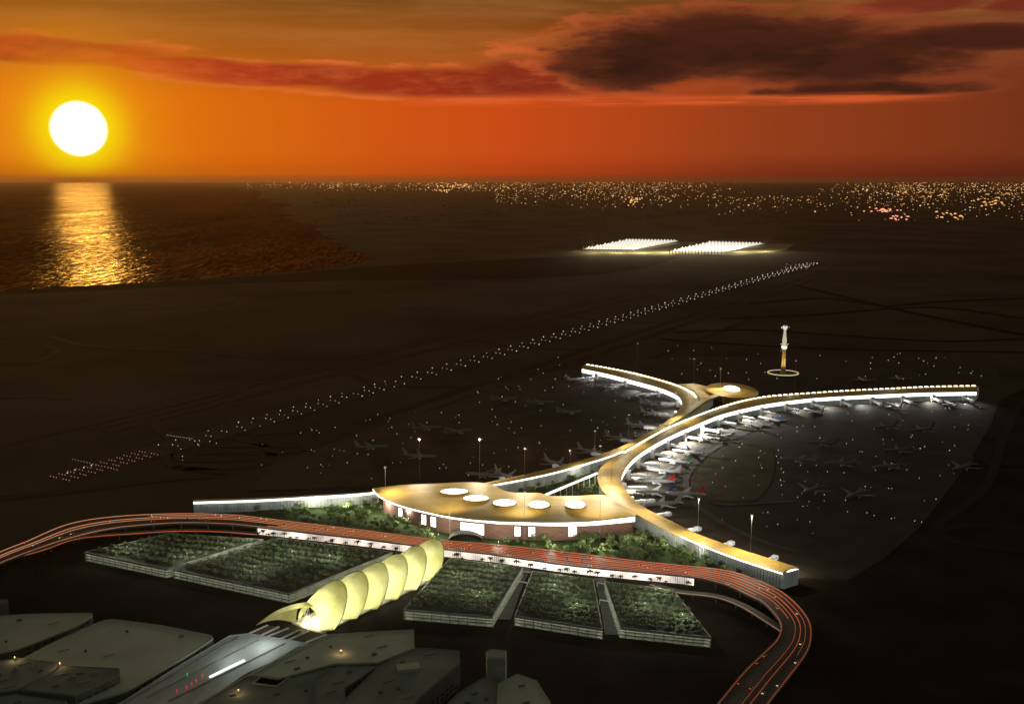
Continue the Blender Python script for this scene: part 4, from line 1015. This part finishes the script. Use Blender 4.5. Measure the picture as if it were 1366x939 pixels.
# ------------------------------------------------------------------ aircraft
def plane_proto(name, fm, lab):
    t = thing(name, (0, 0, 0), lab, 'airliner'); z = 5.2
    q = MB(); prof = [(.2, -31), (1.0, -29.5), (2.0, -25), (2.7, -18), (2.9, -8), (2.9, 20), (2.6, 25), (1.7, 28.5), (.2, 30.5)]
    q.lathe(prof, 14); q.v = [(v[2], v[1], v[0] + z + (max(0, -v[2] - 18) * .09)) for v in q.v]; q.build('fuselage', m_pl, t, smooth=True)
    for s in (-1, 1):
        q = MB(); q.add([(8, s * 2, z - 1.2), (-4, s * 2, z - 1.2), (-13.5, s * 29, z + 1.4), (-10.5, s * 29, z + 1.4), (8, s * 2, z - .4), (-4, s * 2, z - .5), (-13.5, s * 29, z + 1.6), (-10.5, s * 29, z + 1.6), (-13.8, s * 30, z + 3.6), (-12, s * 30, z + 3.6)],
              [(0, 1, 2, 3), (4, 7, 6, 5), (0, 3, 7, 4), (1, 5, 6, 2), (7, 9, 8, 6), (3, 2, 6, 7)]); q.build('wing', m_pl, t)
        q = MB(); q.tube((4.5, s * 9.5, z - 2.6), (-.5, s * 9.5, z - 2.4), 1.5, 1.1, 12); q.box((1.2, s * 9.5, z - 1.3), (4, .4, 1.6)); q.build('engine', m_grey, t)
        q = MB(); q.add([(-24, s * 1, z + 1.5), (-29, s * 1, z + 1.6), (-32, s * 10, z + 2.2), (-30, s * 10, z + 2.2), (-24, s * 1, z + 1.9), (-29, s * 1, z + 1.9), (-32, s * 10, z + 2.3), (-30, s * 10, z + 2.3)], [(0, 1, 2, 3), (4, 7, 6, 5), (0, 3, 7, 4), (1, 5, 6, 2)]); q.build('tailplane', m_pl, t)
        q = MB(); q.tube((-2, s * 4.2, 0), (-2, s * 4.2, z - 1.5), .7, .4, 6); q.build('landing_gear', m_asph, t)
    q = MB(); q.add([(-20, .3, z + 2.6), (-29.5, .3, z + 2.4), (-33, .2, z + 13), (-29, .2, z + 13), (-20, -.3, z + 2.6), (-29.5, -.3, z + 2.4), (-33, -.2, z + 13), (-29, -.2, z + 13)], [(0, 1, 2, 3), (4, 7, 6, 5), (0, 3, 7, 4), (1, 5, 6, 2), (3, 2, 6, 7)]); q.build('fin', fm, t)
    q = MB(); q.tube((22, 0, 0), (22, 0, z - 2), .5, .3, 6); q.build('landing_gear', m_asph, t)
    return t
m_pl = mat('white_aircraft_paint', (.36, .36, .36), .35, .2, .06)
fins = [('white', m_pl), ('red', mat('red_tail_paint', (.55, .02, .03), .4)), ('green', mat('green_tail_paint', (.03, .18, .06), .4)), ('blue', mat('blue_tail_paint', (.03, .08, .3), .4))]
pls = {n: plane_proto('airliner', m, 'x') for n, m in fins}
# at the gates of the right concourse
def gate(line, inner, px, side=1):
    i = min(range(1, len(line) - 1), key=lambda k: abs(proj(line[k])[0] - px) + (1000 if False else 0))
    return i
arc = [i for i in range(len(RB)) if proj(RB[i])[1] < 682]
lens = [0]
for i in range(1, len(RB)): lens.append(lens[-1] + (RB[i] - RB[i - 1]).length)
def at_len(line, s):
    i = max(k for k in range(len(lens)) if lens[k] <= s and k < len(lens) - 1); f = (s - lens[i]) / (lens[i + 1] - lens[i]); p = line[i].lerp(line[i + 1], f); d = (line[i + 1] - line[i]).normalized(); n = Vector((-d.y, d.x, 0))
    if n.dot(RA[i] - p) > 0: n = -n
    return p, d, n
NG = 17; ord_ = ['first', 'second', 'third', 'fourth', 'fifth', 'sixth', 'seventh', 'eighth', 'ninth', 'tenth', 'eleventh', 'twelfth', 'thirteenth', 'fourteenth', 'fifteenth', 'sixteenth', 'seventeenth', 'eighteenth', 'nineteenth', 'twentieth', 'twenty-first', 'twenty-second', 'twenty-third', 'twenty-fourth']
def bridge_proto():
    t = thing('boarding_bridge', (0, 0, 0), 'x', 'boarding bridge')
    m_b = mat('bridge_cladding', (.75, .76, .76), .5, emit=(.9, .95, 1), estr=.12)
    q = MB(); q.box((16, 0, 8.2), (32, 4.2, 4.2)); q.build('tunnel', m_b, t)
    q = MB(); q.box((34.5, 0, 8.2), (7, 7, 5)); q.box((38.5, 0, 8), (2, 5, 4)); q.build('cab', m_b, t)
    q = MB(); q.box((2, 0, 8), (7, 8, 16)); q.build('pier_house', m_white, t)
    q = MB(); q.tube((31, 0, 1.2), (31, 0, 6.2), .7, n=6); q.box((31, 0, .9), (1.6, 5, 1.6)); q.build('leg', m_metal, t)
    return t
bp = bridge_proto(); Ltot = lens[-1]
for k in range(22):
    s = 30 + (Ltot - 90) * k / 21; p, d, n = at_len(RB, s); rz = math.atan2(n.y, n.x); p = p + n * 3
    place(bp, (p.x, p.y, .6), rz, 'white boarding bridge, %s from the right-hand tip of the long crescent concourse' % ord_[k], 'boarding bridges of the long crescent')
for k in range(18):
    s = 60 + (Ltot - 150) * (k + .35) / 21
    if k in (1, 3, 4, 6, 9, 11): continue
    p, d, n = at_len(RB, s); rz = math.atan2(-n.y, -n.x)
    px = proj(p)[0]
    fin = 'red' if k == 15 else ('green' if k == 13 else ('blue' if k in (7, 16) else 'white'))
    p = p + n * 52
    place(pls[fin], (p.x, p.y, .7), rz, 'airliner with %s tail nosed in, %s along the crescent from its right-hand tip' % (fin, ord_[k]), 'airliners nosed in along the long crescent', 'airliner')
# left apron gates
ll = [0]
for i in range(1, len(LA)): ll.append(ll[-1] + (LA[i] - LA[i - 1]).length)
for k in range(10):
    s = 40 + (ll[-1] - 130) * k / 9; i = max(j for j in range(len(ll) - 1) if ll[j] <= s); p = LA[i]; d = (LA[i + 1] - LA[i]).normalized(); n = Vector((-d.y, d.x, 0))
    if n.dot(LB[i] - p) > 0: n = -n
    p2 = p + n * 3 + d * 22; rz = math.atan2(n.y, n.x)
    place(bp, (p2.x, p2.y, .6), rz, 'white boarding bridge, %s from the far tip of the left-hand crescent' % ord_[k], 'boarding bridges of the left-hand crescent')
    p3 = p + n * 55; place(pls['white'], (p3.x, p3.y, .7), math.atan2(-n.y, -n.x), 'white airliner nosed in, %s from the far tip of the left-hand crescent' % ord_[k], 'airliners nosed in along the left-hand crescent', 'airliner')
free = [((1181, 573), 200, 'grey airliner parked right of the middle of the right apron, top row'), ((1229, 577), 200, 'grey airliner at the right end of the top row on the right apron'), ((1096, 595), 170, 'airliner left of the second row on the right apron, facing the crescent'),  # grey here is dimming away from the gate lights
        ((1198, 604), 190, 'airliner at the right of the second row on the right apron'), ((1064, 617), 160, 'leftmost airliner of the middle row on the right apron'), ((1122, 622), 180, 'second airliner from the left in the middle row, right apron'),
        ((1184, 626), 195, 'third airliner from the left in the middle row, right apron'), ((1284, 627), 215, 'lone airliner at the far right of the right apron, brightest of the parked ones'), ((1082, 658), 225, 'left one of two airliners side by side low on the right apron'), ((1140, 664), 225, 'right one of two airliners side by side low on the right apron'),
        ((672, 536), 20, 'upper left airliner of the pair far out on the left apron'), ((721, 540), 10, 'airliner right of its neighbour far out on the left apron'), ((570, 574), 15, 'airliner in the middle of the dark left apron'), ((612, 579), 30, 'airliner just right of the mid-apron one on the left apron'),
        ((496, 600), 10, 'airliner at the outer left end of the left apron'), ((560, 612), 350, 'airliner below the mid-apron one on the left apron'), ((644, 637), 170, 'airliner just above the leaf roof tip end of the left concourse'),
        ((1150, 509), 90, 'small airliner beyond the roof of the right arm, left of its pair'), ((1198, 507), 80, 'small airliner beyond the roof of the right arm, right of its pair'), ((760, 553), 20, 'airliner standing free near the bright left apron gates'), ((913, 663), 175, 'airliner with red tail standing by the service road bend')]
m_pl_keep = m_pl; m_pl = mat('silver_grey_aircraft_paint', (.13, .13, .115), .4, .2, .06)  # darker copy of the aircraft paint, dimming airliners away from the gate lights
pls['grey'] = plane_proto('airliner', m_pl, 'x')  # 'grey' is the airliner in the darkened paint, dimmed away from the gate lights
for (px, py), rz, lab in free:
    p = P(px, py); place(pls['red' if 'red' in lab else 'grey'], (p.x, p.y, .95), R(rz), lab, None, 'airliner')

# ------------------------------------------------------------------ runway lights
def light_proto(name, em, h, r, cat):
    t = thing(name, (0, 0, 0), 'x', cat)
    q = MB(); q.tube((0, 0, 0), (0, 0, h), r * .35, n=5); q.build('post', m_metal, t)
    q = MB(); q.lathe([(r * .5, h - r * .2), (r, h + r * .5), (r * .6, h + r * 1.3), (.05, h + r * 1.6)], 7); q.build('lamp', em, t); return t
rl = light_proto('runway_light', e_run, .6, 1.25, 'runway light')
nrow = 0; Lr = (RW1 - RW0).length; s = 20.0; cnt = 0
while s < Lr and cnt < 290:
    for o_, k_ in ((-30, 1), (-7, .8), (7, .8), (30, 1)):
        if s < 800 and rng.random() < .12: continue
        p = RW0 + RD * (s + (14 if abs(o_) < 10 else 0)) + RN * o_; dd = p.length / 2600
        place(rl, (p.x, p.y, .5), 0, 'small white runway light in the long double row of the runway', 'white lights along the runway', sc_=max(.75, dd) * k_ * rng.uniform(.6, 1.1)); cnt += 1
    s += 42 if s < 700 else (70 if s < 2600 else 92)
al = light_proto('approach_light', e_app, .8, .8, 'approach light'); al2 = light_proto('approach_light', e_dot, .8, .75, 'approach light')
for k in range(12):
    for o_ in (-24, -16, -8, 8, 16, 24):
        p = RW0 - RD * (30 + k * 17) + RN * (o_ + rng.uniform(-1, 1)); place(al, (p.x, p.y, .1), 0, 'dim red approach light before the near end of the runway', 'red approach lights before the runway')
xa, xb = P(97, 613), P(156, 627)
for k in range(16):
    p = xa.lerp(xb, k / 15); place(al2, (p.x, p.y, .1), 0, 'white approach light in the crossbar at the lower left of the runway', 'crossbar approach lights', sc_=.7)
xa, xb = P(223, 581), P(256, 586)
for k in range(14):
    p = xa.lerp(xb, k / 13); place(al2, (p.x, p.y, .6), 0, 'white light in the threshold bar across the near runway end', 'threshold lights', sc_=.7)
for k, (px, py) in enumerate(((90, 632), (100, 628), (112, 625), (122, 622))):
    p = P(px, py); place(al2, (p.x, p.y, .1), 0, 'white approach light beyond the crossbar, %s from the left' % ord_[k], 'outermost approach lights', sc_=1.5)
# far runway end: warm cluster
for k in range(16):
    p = P(rng.uniform(1045, 1078), rng.uniform(353, 361)); place(al, (p.x, p.y, .6), 0, 'dim red light clustered at the far end of the runway', 'red lights at the far runway end', sc_=3.4)
# apron and taxiway lights
ap = light_proto('apron_light', e_dot, 2.5, .8, 'apron light')
zones = [([(380, 640), (640, 640), (860, 580), (880, 540), (760, 500), (690, 510), (480, 585)], 85, 'left apron'), ([(950, 580), (1100, 548), (1330, 540), (1310, 600), (1240, 700), (1100, 720), (950, 700)], 115, 'right apron'),
         ([(860, 460), (1060, 466), (1340, 480), (1335, 505), (1060, 515), (900, 500)], 48, 'apron beyond the gold roofs'), ([(235, 585), (350, 585), (560, 540), (760, 470), (790, 482), (560, 575), (380, 625), (240, 630)], 42, 'dark taxiway loops')]
for poly, n, lab in zones:
    xs = [a[0] for a in poly]; ys = [a[1] for a in poly]; k = 0
    while k < n:
        p = (rng.uniform(min(xs), max(xs)), rng.uniform(min(ys), max(ys)))
        if not inside(p, poly): continue
        w = P(*p); place(ap, (w.x, w.y, .5), 0, 'tiny warm light point scattered over the ' + lab, 'light points of the ' + lab, sc_=w.length / 2000 * rng.uniform(.5, 1.1)); k += 1
# service vans by the gates
def van():
    t = thing('service_van', (0, 0, 0), 'x', 'van')
    q = MB(); q.box((0, 0, 1.7), (6.5, 2.4, 2.2), 0, .94); q.build('body', m_white, t)
    q = MB(); q.box((3.0, 0, 2.0), (.9, 2.1, .9)); q.build('windscreen', m_glassdk, t)
    for x in (-2, 2):
        for s_ in (-1, 1):
            q = MB(); q.tube((x, s_ * 1.1 - .15, .5), (x, s_ * 1.1 + .15, .5), .5, n=10); q.build('wheel', m_asph, t)
    return t
vp = van()
for k in range(24):
    s = 60 + (Ltot - 120) * rng.random(); p, d, n = at_len(RB, s); p = p + n * rng.uniform(8, 48) + d * rng.uniform(-15, 15); w_ = 'upper' if p.y > 1700 else 'lower'
    place(vp, (p.x, p.y, .65), rng.uniform(0, 6.28), 'white service van among the gates of the %s half of the long crescent' % w_, 'service vans at the %s gates' % w_)

# ------------------------------------------------------------------ floodlight masts, added to light the gold roofs
def mast(px, py, h, tx, ty, tz, power, lab, col=(1.0, .87, .58), size=5, z0=0, grp='floodlight masts round the terminal roofs', spot=128):
    b = P(px, py, z0); b.z = 0; t = thing('floodlight_mast', b, lab, 'floodlight mast', grp)  # added mast, there to light the gold roofs
    q = MB(); q.tube((b.x, b.y, 0), (b.x, b.y, h), .3, .18, 8); q.build('pole', m_metal, t)
    q = MB(); q.tube((b.x, b.y, h), (b.x, b.y, h + 1), 1.6, n=10); hd = q.build('lamp_head', m_metal, t)
    tg = P(tx, ty, tz); d = (tg - Vector((b.x, b.y, h))); d.z = 0; d = d.normalized()
    c = Vector((b.x, b.y, h - .6)) + d * 1.0
    q = MB()
    for k in range(6):
        a = k * math.pi / 3; q.box((b.x + 1.4 * math.cos(a), b.y + 1.4 * math.sin(a), h - .5), (.7, .7, .5), a)
    q.build('floodlight', e_lamp, t)
    lamp('flood', 'SPOT', c, power, col, 0.3, t, tg, spot)  # added spot for the gold roofs
M_ = [(560, 641, 565, 674, 'behind the left part of the leaf roof'), (640, 641, 640, 684, 'behind the left-hand skylights of the leaf roof'), (700, 655, 705, 690, 'behind the middle skylight of the leaf roof'), (760, 658, 770, 690, 'behind the right-hand skylights of the leaf roof'), (815, 662, 815, 680, 'in the corner between leaf roof and crescent'),
      (600, 716, 600, 662, 'before the left part of the brick front'), (700, 722, 690, 668, 'before the middle of the brick front'), (800, 722, 790, 672, 'before the right end of the brick front'), (515, 684, 530, 662, 'before the pointed left tip of the leaf roof')]
for a, b, c, d, l in M_: mast(a, b, 72, c, d, ZL, 160000 if l.startswith('before') else 520000, 'tall floodlight mast ' + l)
M2 = [(793, 632, 815, 632, 'left of the waist of the crescent'), (800, 655, 822, 655, 'at the inside of the crescent waist'), (862, 700, 880, 694, 'right of the brick hall'), (930, 736, 940, 724, 'beside the middle of the lower arm'), (1000, 762, 1005, 746, 'near the tip of the lower arm'),
      (838, 607, 850, 604, 'where the left concourse joins'), (900, 572, 905, 565, 'below the round pavilion'), (925, 520, 930, 530, 'left of the round pavilion'), (960, 535, 965, 528, 'in front of the round pavilion'), (850, 496, 850, 505, 'behind the far-left arm'), (1060, 523, 1060, 530, 'behind the middle of the right arm'), (1190, 517, 1190, 524, 'behind the far part of the right arm')]
for k, (a, b, c, d, l) in enumerate(M2): mast(a, b, 76, c, d, ZR, 290000 if k < 9 else 170000, 'floodlight mast ' + l)
# apron lights mounted on the facades
for k in range(20):
    s = 30 + (Ltot - 60) * k / 19; p, d, n = at_len(RB, s); c = Vector((p.x, p.y, 20)) + n * 2.5; lamp('facade_flood', 'SPOT', c, (190000 if k < 7 else 1300000) if k < 15 else 120000, (1.0, .97, .9), 1.0, tR, c + n * 20 + Vector((0, 0, -20)), 110)
for k in range(9):
    i = int(4 + k * 7.2); p = LA[i]; d = LA[i + 1] - LA[i]; n = Vector((-d.y, d.x, 0)).normalized()
    if n.dot(LB[i] - p) > 0: n = -n
    c = Vector((p.x, p.y, 19)) + n * 2.5; lamp('facade_flood', 'SPOT', c, 150000, (.95, .97, 1.0), 1.0, tL, c + n * 20 + Vector((0, 0, -20)), 110)
# garden lamp posts, added to brighten the planting
gl = light_proto('garden_lamp', e_lamp, 9, .5, 'garden lamp')  # added post, used for the gardens and the car park roofs
gpts = [(690, 650), (740, 645), (775, 640), (790, 655), (420, 683), (465, 684), (510, 690), (545, 700), (585, 722), (665, 732), (735, 736), (800, 739), (850, 730), (890, 736), (935, 748), (985, 765)]
for k, (a, b) in enumerate(gpts):
    p = P(a, b); o = place(gl, (p.x, p.y, 1.3), 0, 'garden lamp post, %s' % (ord_[k] + ' counted from the triangular garden rightwards' if k < 4 else ord_[k - 4] + ' from the left along the terminal front'), 'lamp posts of the terminal gardens')
    lamp('garden_light_fill', 'POINT', (p.x, p.y, 22), 22000 if k < 4 else (60000 if k < 12 else 24000), (1.0, .95, .75), .8)  # unseen fill lamp above each post
for k, (a, b) in enumerate([(170, 738), (250, 748), (300, 740), (340, 765), (390, 745), (440, 750), (330, 728), (560, 790), (610, 775), (640, 800), (660, 765), (740, 790), (770, 815), (750, 768), (860, 815), (880, 795), (910, 830)]):
    p = P(a, b, ZP); place(gl, (p.x, p.y, 12.6), 0, 'lamp post among the rooftop trees, %s of them from the left' % ord_[k], 'lamp posts on the car park roofs'); lamp('roof_light_fill', 'POINT', (p.x, p.y, 34), 27000, (.95, 1.0, .85), .8)  # posts and unseen fill lamps added to brighten the rooftop trees

# ------------------------------------------------------------------ far tent halls
def tent_hall(q4, lab):
    c = PL(q4, 18); ctr = sum(c, Vector()) / 4; t = thing('tent_hall', (ctr.x, ctr.y, 0), lab, 'tent hall', 'lit tent halls on the plain')
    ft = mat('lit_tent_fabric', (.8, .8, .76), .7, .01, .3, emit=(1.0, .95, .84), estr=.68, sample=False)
    NX, NY = 16, 6
    for i in range(NX):
        for j in range(NY):
            a, b, d_, e = bil(c, i / NX, j / NY), bil(c, (i + 1) / NX, j / NY), bil(c, (i + 1) / NX, (j + 1) / NY), bil(c, i / NX, (j + 1) / NY)
            m_ = (a + b + d_ + e) / 4; w = [x.lerp(m_, .12) for x in (a, b, d_, e)]; q = MB(); lo = [x for x in w]; hi = [x.lerp(m_, .8) + Vector((0, 0, 7)) for x in w]; tp = [x.lerp(m_, .93) + Vector((0, 0, 15)) for x in w]
            q.add(lo + hi + tp, [(0, 1, 5, 4), (1, 2, 6, 5), (2, 3, 7, 6), (3, 0, 4, 7), (4, 5, 9, 8), (5, 6, 10, 9), (6, 7, 11, 10), (7, 4, 8, 11), (8, 9, 10, 11)])
            q.build('tent_roof', ft, t)
    q = MB()
    for i in range(NX + 1):
        for j in (0, NY): p = bil(c, i / NX, j / NY); q.tube((p.x, p.y, 0), (p.x, p.y, 40), 2.4, 1.6, 5)
    q.build('mast_row', m_dconc, t)
tent_hall([(778, 332.5), (846, 333), (906, 321.5), (838, 320)], 'left one of two brightly lit white tent halls far across the plain')
tent_hall([(893, 336), (962, 337), (1020, 325), (948, 323)], 'right one of two brightly lit white tent halls far across the plain')
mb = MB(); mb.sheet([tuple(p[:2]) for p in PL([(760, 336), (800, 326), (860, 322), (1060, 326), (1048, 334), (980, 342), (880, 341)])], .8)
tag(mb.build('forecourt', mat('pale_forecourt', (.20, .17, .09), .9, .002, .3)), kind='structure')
for k in range(8):
    px, py = 790 + k * 33, 338 - 0.3 * k; p = P(px, py); lamp('tent_flood', 'POINT', (p.x, p.y, 70), 1.5e6, (1, .85, .5), 6)

# ------------------------------------------------------------------ distant city
q = MB(); rg = random.Random(5)
def dens(px, py):
    if 330 <= px < 660: lo, hi = 244, 253 + (px - 330) / 330 * 4
    elif 660 <= px < 1000: lo, hi = 244, 272 + (px - 660) * .05
    elif 1000 <= px < 1090: lo, hi = 262, 292
    else: lo, hi = 244, 298
    if not (lo <= py <= hi): return 0
    d = 1 - (py - lo) / (hi - lo) * .75
    if py < 262 and 900 < px < 1000: d *= max(0, (1000 - px) / 100) ** 1.5
    if 1090 <= px < 1190 and py < 270: d *= (px - 1080) / 110
    if 330 <= px < 420: d *= .4
    if 1000 <= px < 1080: d *= .6 if py > 262 else 0.05
    if px >= 1080 and py < 252 and px < 1110: d *= .2
    return d * (.8 + .3 * math.sin(px * .045) * math.sin(px * .013 + 1))
n = 0
while n < 2600:
    px, py = rg.uniform(330, 1400), 244 + abs(rg.gauss(0, 19))
    if rg.random() > dens(px, py): continue
    p = P(px, py); s = p.y / F * rg.uniform(.22, .68) * (1 if rg.random() < .85 else 1.6); q.cur = 0 if rg.random() < .75 else (1 if rg.random() < .75 else 2)
    q.box((p.x, p.y, s * .5), (s * 1.2, s * 2.0, s), rg.uniform(-.3, .3)); n += 1
for cx, cy, rx, ry, m_, k in ((846, 268, 10, 4, 0, 26), (1180, 281, 14, 2.5, 2, 30), (1200, 291, 16, 3, 2, 16), (1270, 288, 26, 5, 0, 24), (1320, 270, 20, 8, 0, 24), (600, 248, 30, 2.5, 0, 40), (590, 255, 10, 2, 0, 10)):
    for _ in range(k):
        p = P(rg.gauss(cx, rx * .6), min(300, max(244.4, rg.gauss(cy, ry * .6)))); s = p.y / F * rg.uniform(.7, 1.4); q.cur = m_; q.box((p.x, p.y, s * .5), (s * 1.3, s * 2, s), 0)
q.cur = 3
for _ in range(500):
    p = P(rg.uniform(420, 1400), rg.uniform(246, 298)); s = p.y / F * rg.uniform(1, 3); q.box((p.x, p.y, s * .3), (s, s * 2, s * .6), rg.uniform(0, 1))
cm = [mat('city_warm', (.5, .4, .3), .6, emit=(1.0, .50, .15), estr=1.3, sample=False), mat('city_white', (.5, .5, .5), .6, emit=(1.0, .72, .40), estr=1.4, sample=False), mat('city_red', (.5, .2, .2), .6, emit=(1.0, .36, .22), estr=1.5, sample=False), m_dconc]
tag(q.build('distant_city', cm), 'scattered warm lights of a far-off city along the horizon', 'city lights', kind='stuff')

# ------------------------------------------------------------------ the evening air
HZ = True
if HZ:
    q = MB(); q.prism([(-BIG * 1.05, -22000), (BIG * 1.05, -22000), (BIG * 1.05, BIG * 1.05), (-BIG * 1.05, BIG * 1.05)], -5, 640)
    m = bpy.data.materials.new('evening_haze'); m.use_nodes = True; nt = m.node_tree; nt.nodes.clear()
    o = nt.nodes.new('ShaderNodeOutputMaterial'); v = nt.nodes.new('ShaderNodeVolumePrincipled'); v.inputs['Density'].default_value = 0.62e-5
    v.inputs['Color'].default_value = (.95, .62, .40, 1); v.inputs['Anisotropy'].default_value = .6
    nt.links.new(v.outputs[0], o.inputs['Volume'])
    tag(q.build('haze', m), 'thin brown evening haze lying over the plain', 'haze', kind='stuff')
